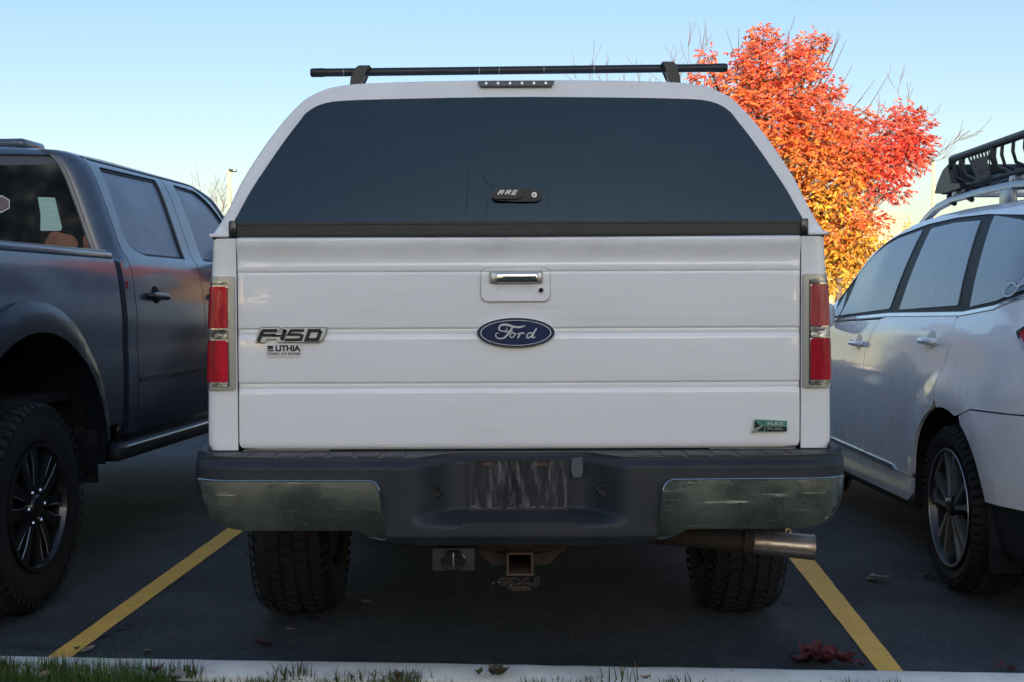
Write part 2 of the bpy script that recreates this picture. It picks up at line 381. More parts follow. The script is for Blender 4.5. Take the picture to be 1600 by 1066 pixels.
kerb_far = lambda x: 3.985 + KS * (x + 1.59)
# parking lot: uneven sheet starting at the kerb
bm = bmesh.new(); nx, ny = 90, 60
def lotz(x, y): return 0.006 * math.sin(x * 1.7 + 1) * math.sin(y * 1.3) * (1 if y < 14 else 0) * 0
vv = [[bm.verts.new((-45 + 90 * i / nx, 0, 0)) for i in range(nx + 1)] for j in range(2)]
for i in range(nx + 1):
    x = -45 + 90 * i / nx; vv[0][i].co.y = kerb_far(x) - 0.06; vv[1][i].co.y = 62
for i in range(nx): bm.faces.new((vv[0][i], vv[0][i + 1], vv[1][i + 1], vv[1][i]))
tag(fin('parking_lot', bm, asph, smooth=False), kind='structure')
# yellow stall lines
yel = mat('yellow_line_paint', (0.97, 0.56, 0.08), 0.6, noise=0.25, nscale=7, color2=(0.88, 0.50, 0.10), bump=0.002, bscale=160)
mixin(yel, (0.20, 0.13, 0.05), 45, (1, 1, 1), 0.58, 0.68, 0.7)
mixin(yel, (0.05, 0.048, 0.045), 9, (1, 1, 1), 0.66, 0.74, 0.8, seed=3)
for pa, pb, pc, pd in (((78, 1024), (350, 829), (115, 1024), (381, 829)), ((1237, 877), (1372, 1048), (1274, 877), (1413, 1050))):
    e = []
    for p, q in ((pa, pb), (pc, pd)):
        a, b = ground(*p, 0.004), ground(*q, 0.004)
        if a.y > b.y: a, b = b, a
        d = (b - a) / (b.y - a.y); e.append((a, d))
    bm = bmesh.new(); rows = []
    for k in range(61):
        y = 3.86 + k * 0.09; row = []
        for s, (a, d) in enumerate(e):
            p = a + d * (y - a.y); p.x += random.uniform(-.0016, .0016); p.z = 0.004; row.append(bm.verts.new(p))
        rows.append(row)
    for a, b in zip(rows, rows[1:]): bm.faces.new((a[0], a[1], b[1], b[0]))
    tag(fin('parking_line', bm, yel, smooth=False), kind='structure')
# kerb
conc = mat('kerb_concrete', (0.80, 0.77, 0.69), 0.85, noise=0.3, nscale=5, color2=(0.62, 0.60, 0.54), bump=0.003, bscale=120)
mixin(conc, (0.13, 0.13, 0.12), 45, (1, 1, 1), 0.62, 0.72, 0.7)
mixin(conc, (0.52, 0.52, 0.50), 4, (0.3, 1, 1), 0.5, 0.7, 0.6, seed=4)
bm = bmesh.new(); prof = [(0.0, -0.05), (0.0, 0.085), (-0.008, 0.108), (-0.022, 0.118), (-0.04, 0.12), (-0.125, 0.117), (-0.150, 0.105), (-0.150, -0.05)]
rows = []
for k in range(400):
    x = -16 + 32 * k / 399.0; j = random.uniform(-.0012, .0012)
    rows.append([bm.verts.new((x, kerb_far(x) + dy + j * (1 if i in (2, 3, 6) else 0), z + j * .8)) for i, (dy, z) in enumerate(prof)])
for a, b in zip(rows, rows[1:]):
    for i in range(len(prof) - 1): bm.faces.new((a[i], b[i], b[i + 1], a[i + 1]))
tag(fin('kerb', bm, conc, smooth=True), kind='structure')
# lawn behind / under the camera
lawn_m = mat('lawn_soil', (0.045, 0.055, 0.022), 0.95, noise=0.5, nscale=6, color2=(0.06, 0.05, 0.03), bump=0.02, bscale=25)
bm = bmesh.new(); g = []
ys = [0, -.1, -.25, -.5, -1, -2, -4, -9, -16]
for i in range(81):
    x = -16 + 32 * i / 80
    g.append([bm.verts.new((x, kerb_far(x) - 0.145 + d, 0.09 + min(0.05, -d * 0.05) + random.uniform(-.006, .006))) for d in ys])
for a, b in zip(g, g[1:]):
    for j in range(len(ys) - 1): bm.faces.new((a[j], b[j], b[j + 1], a[j + 1]))
tag(fin('lawn', bm, lawn_m, smooth=True), kind='structure')

# grass blades
def leafmat(name, stops, trans=0.4, rough=0.6):
    m = bpy.data.materials.new(name); m.use_nodes = True; nt = m.node_tree; b = nt.nodes['Principled BSDF']
    at_ = nt.nodes.new('ShaderNodeAttribute'); at_.attribute_name = 'tint'
    b.inputs['Roughness'].default_value = rough; b.inputs['Specular IOR Level'].default_value = 0.3
    tr = nt.nodes.new('ShaderNodeBsdfTranslucent'); mx = nt.nodes.new('ShaderNodeMixShader'); mx.inputs[0].default_value = trans
    nt.links.new(at_.outputs['Color'], b.inputs['Base Color']); nt.links.new(at_.outputs['Color'], tr.inputs[0])
    nt.links.new(b.outputs[0], mx.inputs[1]); nt.links.new(tr.outputs[0], mx.inputs[2]); nt.links.new(mx.outputs[0], nt.nodes['Material Output'].inputs[0])
    return m
def tinted(name, verts, faces, cols, m, parent=None):
    """faces with one colour each"""
    me = bpy.data.meshes.new(name); me.from_pydata(verts, [], faces)
    ca = me.color_attributes.new('tint', 'FLOAT_COLOR', 'CORNER'); data = []
    for f, c in zip(faces, cols): data.extend([c[0], c[1], c[2], 1.0] * len(f))
    ca.data.foreach_set('color', data)
    return link(name, me, m, parent)
grass_m = leafmat('grass_blade', None, 0.35)
V, F, C = [], [], []
R = random.Random(3)
def blade(x, y, z, h, w, lean, col):
    a = R.uniform(0, 2 * PI); dx, dy = math.cos(a), math.sin(a); la = R.uniform(0, 2 * PI)
    lx, ly = math.cos(la) * lean, math.sin(la) * lean; i = len(V)
    V.extend([(x - dx * w, y - dy * w, z), (x + dx * w, y + dy * w, z), (x - dx * w * .8 + lx * .35, y - dy * w * .8 + ly * .35, z + h * .55),
              (x + dx * w * .8 + lx * .35, y + dy * w * .8 + ly * .35, z + h * .55), (x + lx, y + ly, z + h)])
    F.append((i, i + 1, i + 3, i + 2)); F.append((i + 2, i + 3, i + 4)); C.append(col); C.append(col)
for k in range(30000):
    x = R.uniform(-2.4, 2.2); d = R.random()**1.3 * 0.55
    left = sstep(-0.85, -1.15, x)
    tuft = 0.5 + 0.5 * math.sin(x * 9.0 + math.sin(x * 23) * 1.5)
    if left < 0.5 and R.random() > 0.12 + 0.50 * tuft: continue
    y = kerb_far(x) - 0.135 - d + left * 0.03 * R.random()
    h = (0.020 + 0.036 * left + 0.010 * tuft) * R.uniform(0.6, 1.40)
    g_ = R.random(); dry = R.random() < (0.10 if left > .5 else 0.5)
    col = (0.17 + .06 * g_, 0.14 + .04 * g_, 0.07) if dry else (0.060 + .05 * g_, 0.12 + .07 * g_, 0.025 + .015 * g_)
    blade(x, y, 0.088, h, R.uniform(.0009, .0019), R.uniform(0, .022), col)
for cx, n, hh in ((-1.56, 150, .055), (-1.38, 60, .06), (-0.67, 26, .05), (-0.62, 16, .05), (-0.30, 45, .035), (0.32, 12, .07), (-0.45, 30, .03), (-0.36, 40, .03), (0.95, 16, .03), (0.47, 25, .035), (0.24, 20, .03), (1.10, 18, .03), (-0.98, 60, .05)):
    for k in range(n):
        x = cx + R.gauss(0, .03); y = kerb_far(x) - 0.138 + R.uniform(-.03, .01); g_ = R.random()
        blade(x, y, 0.10, hh * R.uniform(.6, 1.3), R.uniform(.0012, .0028), R.uniform(0, .03), (0.05 + .05 * g_, 0.09 + .05 * g_, 0.025) if R.random() < .6 else (.19, .15, .08))
for k in range(26000):                                     # coarser turf under and behind the camera
    x = R.uniform(-5, 5); y = R.uniform(-5.5, 3.1); g_ = R.random()
    blade(x, y, 0.13, R.uniform(.03, .07), .004, .03, (0.035 + .03 * g_, 0.075 + .045 * g_, 0.018))
tag(tinted('grass', V, F, C, grass_m), 'short green grass with dry tufts along the near edge of the pale kerb', 'grass', kind='stuff')

# fallen leaves
dead_m = leafmat('dead_leaf', None, 0.2)
def fallen(px, py, size, cols, label, n=1, z=0.0, Y=None, curl=.35, seed=0):
    rr = random.Random(seed + int(px)); base = ground(px, py, z) if Y is None else at(px, py, Y)
    verts, faces, cc = [], [], []
    for q in range(n):
        a = rr.uniform(0, 2 * PI); L = size * rr.uniform(.7, 1.15); W_ = L * rr.uniform(.38, .55); cx = rr.gauss(0, size * .45) * (n > 1); cy = rr.gauss(0, size * .22) * (n > 1)
        lift = rr.uniform(0.002, 0.006) + (rr.uniform(0, .016) if n > 1 else 0); tl = rr.uniform(-.3, .3); i0 = len(verts); c = rr.choice(cols); N = 9
        for k in range(N):
            t = k / (N - 1.0); w = W_ * .5 * math.sin(PI * t**.8) * (1 + .22 * math.sin(k * 2.7 + q)) + .0008
            zc = curl * L * (t - .5)**2 * 1.6 + tl * L * (t - .5) * .5
            for s in (-1, 0, 1):
                lx, ly, lz = (t - .5) * L, s * w, abs(s) * curl * w * 1.1 + zc + rr.uniform(0, .002)
                X_ = lx * math.cos(a) - ly * math.sin(a) + cx; Y_ = lx * math.sin(a) + ly * math.cos(a) + cy
                verts.append((X_, Y_, max(0.0012, lz + lift)))
        for k in range(N - 1):
            for s in (0, 1):
                b = i0 + k * 3 + s; faces.append((b, b + 1, b + 4, b + 3)); j = rr.uniform(.8, 1.15); cc.append(tuple(x * j for x in c))
    o = tinted('fallen_leaf' if n == 1 else 'leaf_cluster', verts, faces, cc, dead_m)
    for p in o.data.polygons: p.use_smooth = True
    o.location = base; tag(o, label, 'leaf' if n == 1 else 'leaves', 'fallen autumn leaves')
    return o
BR, TN, RD = (.10, .055, .045), (.30, .22, .17), (.14, .035, .035)
fallen(135, 1019, .075, [TN], 'tan curled leaf on the left yellow line at the kerb')
fallen(231, 1021, .045, [(.20, .13, .11)], 'small brown leaf against the kerb right of the left yellow line')
fallen(415, 1012, .055, [RD, (.09, .04, .04)], 'dark red leaves against the kerb below the left rear tyre', n=4)
fallen(455, 986, .055, [TN], 'pale slim leaf on the asphalt below the left rear tyre')
fallen(572, 945, .06, [(.34, .29, .24)], 'pale leaf standing on the asphalt right of the left rear tyre', curl=.7)
fallen(545, 935, .045, [(.20, .16, .15)], 'grey brown leaf touching the inner side of the left rear tyre', curl=.7)
fallen(400, 925, .06, [(.12, .10, .10)], 'thin dark leaf touching the outer side of the left rear tyre', curl=.2)
fallen(1275, 1038, .10, [RD, (.17, .05, .05), (.10, .035, .04)], 'clump of dark red leaves against the kerb left of the right yellow line', n=12, curl=.9)
fallen(1340, 1045, .05, [BR, RD], 'brown leaf scraps at the foot of the right yellow line', n=6)
fallen(1352, 908, .085, [(.34, .26, .23), (.20, .14, .12)], 'pale torn leaves on the asphalt beside the right yellow line', n=3)
fallen(1575, 1049, .06, [BR, RD], 'dark leaves against the kerb at the far right', n=3)
fallen(380, 832 + 35, .035, [(.40, .33, .22)], 'tiny pale leaf on the left yellow line under the bumper')
fallen(1455, 905, .05, [(.06, .05, .05), (.12, .10, .10)], 'leaf crumbs in front of the rear tyre of the silver wagon', n=5)
fallen(1480, 918, .035, [(.30, .27, .26)], 'pale leaf scrap under the rear tyre of the silver wagon')
fallen(1232, 945, .035, [(.10, .09, .09)], 'small dark leaf beside the right rear tyre')
fallen(190, 985, .035, [(.08, .08, .09)], 'dark leaf scrap between the dark pickup and the left yellow line')
fallen(85, 1047, .05, [(.34, .18, .08)], 'orange brown leaf in the grass at the left', z=.115)
fallen(68, 1060, .055, [(.36, .22, .12)], 'tan leaf in the grass at the lower left corner', z=.12)
fallen(280, 1060, .085, [(.30, .25, .20)], 'pale leaf lying on the near edge of the kerb', z=.12)
fallen(245, 1052, .06, [(.09, .06, .05)], 'dark curled leaf on the kerb beside the pale leaf', z=.12, curl=.8)
fallen(200, 1048, .05, [(.26, .17, .10)], 'brown leaf in the grass beside the kerb at left', z=.12)
fallen(622, 1062, .06, [(.20, .13, .09)], 'brown leaf on the near kerb edge below the bumper middle', z=.12, curl=.8)
fallen(1008, 1062, .03, [(.36, .22, .13)], 'small orange leaf on the near kerb edge right of the middle', z=.12, curl=.8)
fallen(770, 1058, .07, [(.15, .12, .07), (.08, .08, .05)], 'dry leaves tangled in the tuft at the kerb middle', z=.12, n=4, curl=.8)
fallen(120, 1017, .03, [(.07, .10, .04)], 'small green weed leaf at the foot of the left yellow line', curl=.8)

# ------------------------------------------------------------------ wheels
def make_tyre(parent, r, w, rim, tread, n=56):
    bm = bmesh.new(); h = w / 2
    side = [(-h + .02, rim), (-h + .004, rim + .015), (-h - .006, rim + (r - rim) * .45), (-h + .004, r - .045), (-h + .022, r - .014), (-h + .045, r - .004 - (.010 if tread else 0)), (-h * .3, r - (.011 if tread else .001))]
    lathe(bm, side + [(-x, q) for x, q in side[::-1]], 72)
    if tread:
        rows = 5
        for k in range(n):
            for j in range(rows):
                a = 2 * PI * (k + (.5 if j % 2 else 0) + random.uniform(-.04, .04)) / n; x = (j - (rows - 1) / 2) * (w * .93 / rows)
                edge = abs(j - 2) == 2
                hx, ha, top = w * .93 / rows * .42, PI / n * .74, r - (.006 if edge else 0); sk = .006 * (1 if j % 2 else -1)
                vs = []
                for (sx, sa, rr_) in ((-1, -1, 0), (1, -1, 0), (1, 1, 0), (-1, 1, 0), (-.9, -.9, 1), (.9, -.9, 1), (.9, .9, 1), (-.9, .9, 1)):
                    R_ = (top if rr_ else r - .022) - (.010 if edge and sx * (j - 2) > 0 else 0); aa = a + sa * ha + sk * sx / r
                    vs.append(bm.verts.new((x + sx * hx + sk * sa * .7, R_ * math.sin(aa), R_ * math.cos(aa))))
                for f in ((4, 5, 6, 7), (0, 1, 5, 4), (1, 2, 6, 5), (2, 3, 7, 6), (3, 0, 4, 7)): bm.faces.new([vs[i] for i in f])
                if edge:                                   # shoulder lug running down the sidewall
                    s_ = 1 if j == 4 else -1
                    for q in (0,):
                        u0 = []
                        for (xx, rr2) in ((s_ * (h - .016), r - .012), (s_ * (h + .004), r - .030), (s_ * (h + .003), r - .055)):
                            for sa in (-1, 1):
                                aa = a + sa * ha * .8; u0.append(bm.verts.new((xx + s_ * .004, rr2 * math.sin(aa), rr2 * math.cos(aa))))
                        bm.faces.new((u0[0], u0[1], u0[3], u0[2])); bm.faces.new((u0[2], u0[3], u0[5], u0[4]))
    return fin('tyre', bm, tyrem, parent, smooth=True, angle=28)
def pol(r, a, x): return Vector((x, r * math.sin(a), r * math.cos(a)))
def wedge(bm, pts, x0, x1):
    """prism of a polygon given as (r, angle) or (y, z) pairs between two planes, front bevelled a little"""
    A = [bm.verts.new((x0, y, z)) for y, z in pts]; cy = sum(p[0] for p in pts) / len(pts); cz = sum(p[1] for p in pts) / len(pts)
    B = [bm.verts.new((x1, cy + (y - cy) * .86, cz + (z - cz) * .96)) for y, z in pts]
    n = len(pts)
    for i in range(n): bm.faces.new((A[i], A[(i + 1) % n], B[(i + 1) % n], B[i]))
    bm.faces.new(B)
def make_wheel(parent, pos, side, r, w, rim, style, tread):
    """side=+1 face points to +x"""
    bm = bmesh.new(); f = w / 2
    # rim barrel, brake disc, hub
    lathe(bm, [(f - .012, rim + .006), (f + .004, rim + .004), (f + .004, rim - .010), (f - .012, rim - .016), (f - .03, rim - .022), (-f + .02, rim - .03), (-f + .02, .02)], 64)
    lathe(bm, [(f - .11, .155), (f - .085, .155), (f - .085, .05), (f - .03, .048), (f - .03, 0.002)], 40)
    o = fin('wheel', bm, darkalloy if style != 'plain' else brake, parent, smooth=True, angle=30)
    o.location = pos
    if side < 0: o.rotation_euler = (0, 0, PI)
    make_tyre(o, r, w, rim, tread)
    if style == 'truck':
        for k in range(6):
            a = 2 * PI * k / 6 + .22
            bm = bmesh.new()
            for s in (-1, 1):
                pts = []
                for rr_, aa in ((.045, .02 * s), (.05, .50 * s), (.10, .40 * s), (.17, .40 * s), (.236, .44 * s), (.238, .17 * s), (.17, .12 * s), (.09, .03 * s)):
                    pts.append((rr_ * math.sin(a + aa), rr_ * math.cos(a + aa)))
                if s < 0: pts = pts[::-1]
                wedge(bm, pts, f - .055, f - .012)
            fin('spoke', bm, darkalloy, o, smooth=False)
            # thin machined edge
            bm = bmesh.new()
            for s in (-1, 1):
                path = [pol(.085, a + .40 * s, f - .016), pol(.165, a + .385 * s, f - .012), pol(.225, a + .41 * s, f - .012)]
                tube(bm, path, .0026, 5)
            fin('spoke_edge', bm, railm, o, smooth=True)
        for k in range(6):
            a = 2 * PI * k / 6 + .5; bm = bmesh.new(); c = pol(.068, a, 0)
            tube(bm, [(f - .04, c.y, c.z), (f - .012, c.y, c.z), (f - .006, c.y, c.z)], [.011, .011, .007], 8)
            fin('lug_nut', bm, chrome, o)
        bm = bmesh.new(); lathe(bm, [(f - .04, .055), (f - .012, .05), (f - .004, .042), (f - .002, .001)], 24); fin('hub_cap', bm, darkalloy, o)
    elif style == 'wagon':
        for k in range(5):
            a = 2 * PI * k / 5 - .06
            for s in (-1, 1):
                bm = bmesh.new(); pts = []
                for rr_, aa in ((.040, .02 * s), (.05, .42 * s), (.12, .30 * s), (.225, .30 * s), (.240, .36 * s), (.240, .13 * s), (.225, .155 * s), (.12, .14 * s), (.07, .10 * s)):
                    pts.append((rr_ * math.sin(a + aa), rr_ * math.cos(a + aa)))
                if s < 0: pts = pts[::-1]
                wedge(bm, pts, f - .045, f - .006); fin('spoke', bm, alloy, o, smooth=False)
        bm = bmesh.new(); lathe(bm, [(f - .006, rim + .005), (f + .006, rim), (f + .005, rim - .008), (f - .01, rim - .012)], 64); fin('rim_lip', bm, alloy, o)
        for k in range(5):
            a = 2 * PI * (k + .5) / 5 - .06; bm = bmesh.new(); c = pol(.056, a, 0)
            tube(bm, [(f - .05, c.y, c.z), (f - .02, c.y, c.z)], .009, 8); fin('lug_nut', bm, darkalloy, o)
        bm = bmesh.new(); lathe(bm, [(f - .03, .036), (f - .006, .034), (f, .028), (f + .001, .001)], 24); fin('hub_cap', bm, darkalloy, o)
    return o
def copy_wheel(o, parent, pos, side):
    c = dup(o, parent); c.location = pos; c.rotation_euler = (0, 0, PI if side < 0 else 0); return c

# ------------------------------------------------------------------ pickup sides and cab (shared by the two pickups)
Wt = hermite([(.40, .915), (.55, .945), (.75, .958), (.95, .960), (1.0, .956), (1.12, .958), (1.25, .948), (1.36, .934), (1.42, .918), (1.47, .885), (1.6, .838), (1.75, .785), (1.86, .738), (1.92, .690), (1.955, .600)])
def pickup(root, y0, paint, glass, sheds, flare_m, flare_out=.035):
    A = lambda c, ru, rz, a0, a1, n=18: [(c[0] + ru * math.cos(math.radians(a0 + (a1 - a0) * k / n)), c[1] + rz * math.sin(math.radians(a0 + (a1 - a0) * k / n))) for k in range(n + 1)]
    def Wp(u, z):
        w = Wt(z)
        # rounded cab rear corner and front fender taper
        if z > 1.44: w -= .10 * (1 - math.sqrt(max(0, 1 - max(0, (1.16 - u) / .13)**2))) if u < 1.16 else 0
        if u > 3.9: w -= .22 * ((u - 3.9) / .85)**2
        if z > 1.44 and u > 2.75: w -= .05 * ((u - 2.75) / 1.0)
        if u < -.95: w -= .02 * sstep(-.95, -1.15, u)
        return w
    cu = frange(-1.2, .9, .12) + [1.03, 1.035, 1.045, 1.06, 1.08, 1.10, 1.13, 1.16] + frange(1.25, 4.8, .14)
    cz = [.5, .6, .7, .8, .9, .97, 1.0, 1.03, 1.08, 1.14, 1.2, 1.26, 1.32, 1.37, 1.41, 1.44, 1.47, 1.52, 1.6, 1.68, 1.76, 1.82, 1.87, 1.90, 1.925, 1.945]
    for sg in (1, -1):
        P = lambda u, z, off: (sg * (Wp(u, z) + off), y0 + u, z)
        kw = dict(ca=cu, cb=cz)
        ra = A((.03, .50), .655, .605, 180, 0); fa = A((3.70, .50), .60, .57, 180, 0)
        bed = [(-1.12, .745), (-.95, .73), (-.72, .66), (ra[0][0], .66)] + [p for p in ra if p[1] > .66] + [(ra[-1][0], .66), (.965, .66), (.965, 1.425), (-1.12, 1.425)]
        sheet('bed_side', bed, P, paint, root, thick=.02, **kw)
        wr = rpoly([(1.24, 1.50), (1.42, 1.452), (2.03, 1.452), (2.055, 1.893), (1.27, 1.885)], [.08, .05, .02, .02, .03])
        rd = [(1.155, .64), (2.15, .64), (2.15, 1.44), (2.17, 1.925), (1.155, 1.920)]
        sheet('rear_door', rpoly(rd, [.03, .02, 0, .03, .03]), P, paint, root, holes=[wr], thick=.02, **kw)
        wf_ = rpoly([(2.33, 1.452), (3.28, 1.452), (3.22, 1.60), (2.95, 1.80), (2.70, 1.885), (2.33, 1.893)], [.02, .04, .1, .2, .05, .02])
        fd = [(2.158, .64), (3.26, .64), (3.34, 1.43), (3.30, 1.60), (3.0, 1.84), (2.72, 1.925), (2.178, 1.925), (2.158, 1.44)]
        sheet('front_door', rpoly(fd, [.02, .06, .05, .15, .25, .1, .03, 0]), P, paint, root, holes=[wf_], thick=.02, **kw)
        sheet('front_fender', [(3.268, .64)] + fa[1:-1] + [(4.30, .64), (4.66, .70), (4.70, 1.22), (4.3, 1.30), (3.348, 1.40)], P, paint, root, thick=.02, **kw)
        # cab frame: rear pillar, roof side, rocker
        sheet('cab_side', [(1.035, .60), (1.035, 1.945), (2.6, 1.955), (3.02, 1.86), (3.35, 1.61), (3.40, 1.42), (3.34, .60)], P, paint, root, off=-.012, thick=.02,
              holes=[rpoly([(1.18, .7), (3.2, .7), (3.28, 1.44), (3.2, 1.56), (2.9, 1.80), (2.68, 1.87), (1.18, 1.88)], .05)], **kw)
        sheet('cab_pillar', [(1.035, .60), (1.147, .60), (1.147, 1.9270), (2.70, 1.932), (3.02, 1.850), (3.32, 1.605), (3.36, 1.60), (3.02, 1.868), (2.6, 1.955), (1.035, 1.945)], P, paint, root, thick=.014, **kw)
        for nm, hole, dz in (('rear_door_window', wr, 0), ('front_door_window', wf_, 0)):
            c = (sum(p[0] for p in hole) / len(hole), sum(p[1] for p in hole) / len(hole))
            big = [(c[0] + (a - c[0]) * 1.03, c[1] + (b - c[1]) * 1.05) for a, b in hole]
            sml = [(c[0] + (a - c[0]) * .965, c[1] + (b - c[1]) * .93) for a, b in hole]
            g_ = sheet(nm, big, P, glass, root, off=-.016, thick=.006, **kw)
            sheet('window_seal', hole, P, rubber, g_, holes=[sml], off=-.010, thick=.008, **kw)
        sheet('window_seal', [(1.20, 1.912), (1.20, 1.922), (2.70, 1.926), (2.98, 1.846), (3.28, 1.607), (3.27, 1.60), (2.96, 1.838), (2.70, 1.915)], P, rubber, root, off=.003, thick=.004, **kw)
        # wheel arch trim
        fo = A((.03, .50), .75, .73, 180, 0); ring = fo[:1] + fo[1:] + [(.77, .62), (.68, .62)] + [p for p in ra[::-1]] + [(-.63, .62), (-.72, .62)]
        Pf = lambda u, z, off: (sg * (Wp(u, z) + off + (flare_out * sstep(.78, .68, math.hypot(u - .03, (z - .5) * 1.02)) if off > -.03 else 0)), y0 + u, z)
        sheet('wheel_arch_trim', ring, Pf, flare_m, root, off=.006, thick=.05, ca=frange(-.8, .85, .07), cb=frange(.6, 1.3, .05))
        fo2 = A((3.70, .50), .68, .66, 180, 0)
        Pf2 = lambda u, z, off: (sg * (Wp(u, z) + off + (flare_out * sstep(.72, .62, math.hypot(u - 3.7, z - .5)) if off > -.03 else 0)), y0 + u, z)
        sheet('wheel_arch_trim', fo2 + fa[::-1], Pf2, flare_m, root, off=.006, thick=.05, ca=frange(3.0, 4.4, .07), cb=frange(.5, 1.2, .05))
        # door handles
        for uh in (1.42, 2.42):
            bm = bmesh.new(); X = sg * (Wt(1.25) + .022)
            tube(bm, [(X - sg * .02, y0 + uh - .11, 1.252), (X + sg * .004, y0 + uh - .095, 1.252), (X + sg * .008, y0 + uh, 1.250), (X + sg * .004, y0 + uh + .10, 1.247), (X - sg * .02, y0 + uh + .115, 1.246)], [.014, .018, .017, .018, .014], 10)
            hnd = fin('door_handle', bm, smoothblack if paint is not white else white, root)
            sheet('handle_cup', rrect(uh - .045, uh + .05, 1.215, 1.30, .035), P, darkgap if paint is not white else gel, hnd, off=.002, thick=.003, ca=[uh], cb=cz)
        # rocker panel and running board
        bm = bmesh.new(); box(bm, min(sg * .80, sg * .93), max(sg * .80, sg * .93), y0 + .98, y0 + 3.1, .56, .655, .02); fin('rocker_panel', bm, smoothblack, root)
        bm = bmesh.new(); box(bm, min(sg * .74, sg * .985), max(sg * .74, sg * .985), y0 + .86, y0 + 3.15, .485, .565, .03, 3)
        rb = fin('running_board', bm, plastic, root)
        bm = bmesh.new()
        for k in range(60):
            yy = y0 + 1.0 + k * .035; box(bm, min(sg * .80, sg * .95), max(sg * .80, sg * .95), yy, yy + .016, .564, .569)
        fin('step_tread', bm, rackblk, rb, smooth=False)
        bm = bmesh.new(); tube(bm, [(sg * .986, y0 + .93, .552), (sg * .986, y0 + 3.05, .552)], .006, 6); fin('board_trim', bm, chrome, rb)
        # mirror
        bm = bmesh.new(); xa = sg * .93; box(bm, min(xa, xa + sg * .27), max(xa, xa + sg * .27), y0 + 3.02, y0 + 3.14, 1.42, 1.64, .035, 3); fin('side_mirror', bm, paint if paint is white else smoothblack, root)
        # mud flap
        bm = bmesh.new(); box(bm, min(sg * .70, sg * .955), max(sg * .70, sg * .955), y0 + .66, y0 + .675, .42, .76, .004); fin('mud_flap', bm, flapm, root)
    # inner wheel wells, floor, frame
    bm = bmesh.new()
    box(bm, -.88, .88, y0 - 1.05, y0 + .94, .80, .84); box(bm, -.88, .88, y0 + 1.05, y0 + 3.2, .60, .66)
    for sx in (-.5, .43): box(bm, sx, sx + .07, y0 - 1.1, y0 + 4.5, .55, .68)
    for yy in (-.98, -.2, .8, 2.0, 3.1): box(bm, -.5, .5, y0 + yy, y0 + yy + .08, .56, .64)
    box(bm, -.90, .90, y0 + .93, y0 + .95, .70, 1.42); box(bm, -.86, .86, y0 + 3.3, y0 + 3.34, .5, 1.3)
    fin('underbody', bm, underm, root, smooth=False)
    for cy, rr_ in ((.03, .66), (3.70, .62)):
        for sg in (1, -1):
            bm = bmesh.new(); a_, b_ = sorted((sg * .55, sg * .935))
            r1 = [[bm.verts.new((x, y0 + cy + rr_ * math.cos(math.radians(t)), .50 + rr_ * .93 * math.sin(math.radians(t)))) for t in range(0, 181, 12)] for x in (a_, b_)]
            for i in range(len(r1[0]) - 1): bm.faces.new((r1[0][i], r1[0][i + 1], r1[1][i + 1], r1[1][i]))
            inner = r1[0] if sg > 0 else r1[1]; bm.faces.new(inner)
            fin('wheel_well', bm, underm, root)
    # roof, cab back, windscreen, bonnet, nose
    def strip(nm, st, m, nxx=12, pw=2.4):
        bm = bmesh.new(); rows = []
        for (u, ze, hw, cr) in st:
            rows.append([bm.verts.new((hw * t, y0 + u, ze + cr * (1 - abs(t)**pw))) for t in [-1 + 2 * k / nxx for k in range(nxx + 1)]])
        for a, b in zip(rows, rows[1:]):
            for k in range(nxx): bm.faces.new((a[k], a[k + 1], b[k + 1], b[k]))
        return fin(nm, bm, m, root)
    strip('roof', [(1.045, 1.915, .63, .015), (1.07, 1.935, .625, .025), (1.16, 1.948, .615, .035), (1.6, 1.955, .605, .04), (2.3, 1.955, .60, .04), (2.6, 1.95, .60, .035), (2.72, 1.925, .62, .03)], paint)
    strip('windscreen', [(2.72, 1.925, .62, .03), (3.05, 1.80, .70, .03), (3.45, 1.55, .82, .03), (3.62, 1.38, .88, .03)], rearglass)
    strip('bonnet', [(3.40, 1.41, .90, .03), (3.9, 1.34, .89, .07), (4.4, 1.28, .86, .07), (4.68, 1.22, .78, .05), (4.74, 1.12, .76, .02)], paint)
    bm = bmesh.new(); box(bm, -.78, .78, y0 + 4.60, y0 + 4.72, .62, 1.18, .03); fin('grille', bm, smoothblack, root)
    bm = bmesh.new(); box(bm, -.90, .90, y0 + 4.55, y0 + 4.82, .48, .72, .05); fin('front_bumper', bm, chrome, root)
    for s in (-1, 1):
        bm = bmesh.new(); box(bm, min(s * .62, s * .82), max(s * .62, s * .82), y0 + 4.56, y0 + 4.74, .80, 1.12, .03); fin('headlight', bm, clearl, root)
    return Wp

# ================================================================== 1. the white pickup in the middle
XC, YT = 0.0213, 3.88
truck = thing('pickup_truck', 'white pickup truck with a white bed cap, dull chrome bumper and rusty hitch', 'pickup truck', (XC, YT, 0))
Wp1 = pickup(truck, 1.15, white, tintglass, None, white, .012)
def zt(py, dy=0.0): return zq(py, YT + dy)
def xt(dpx, dy=0.0): return xq(dpx, YT + dy)
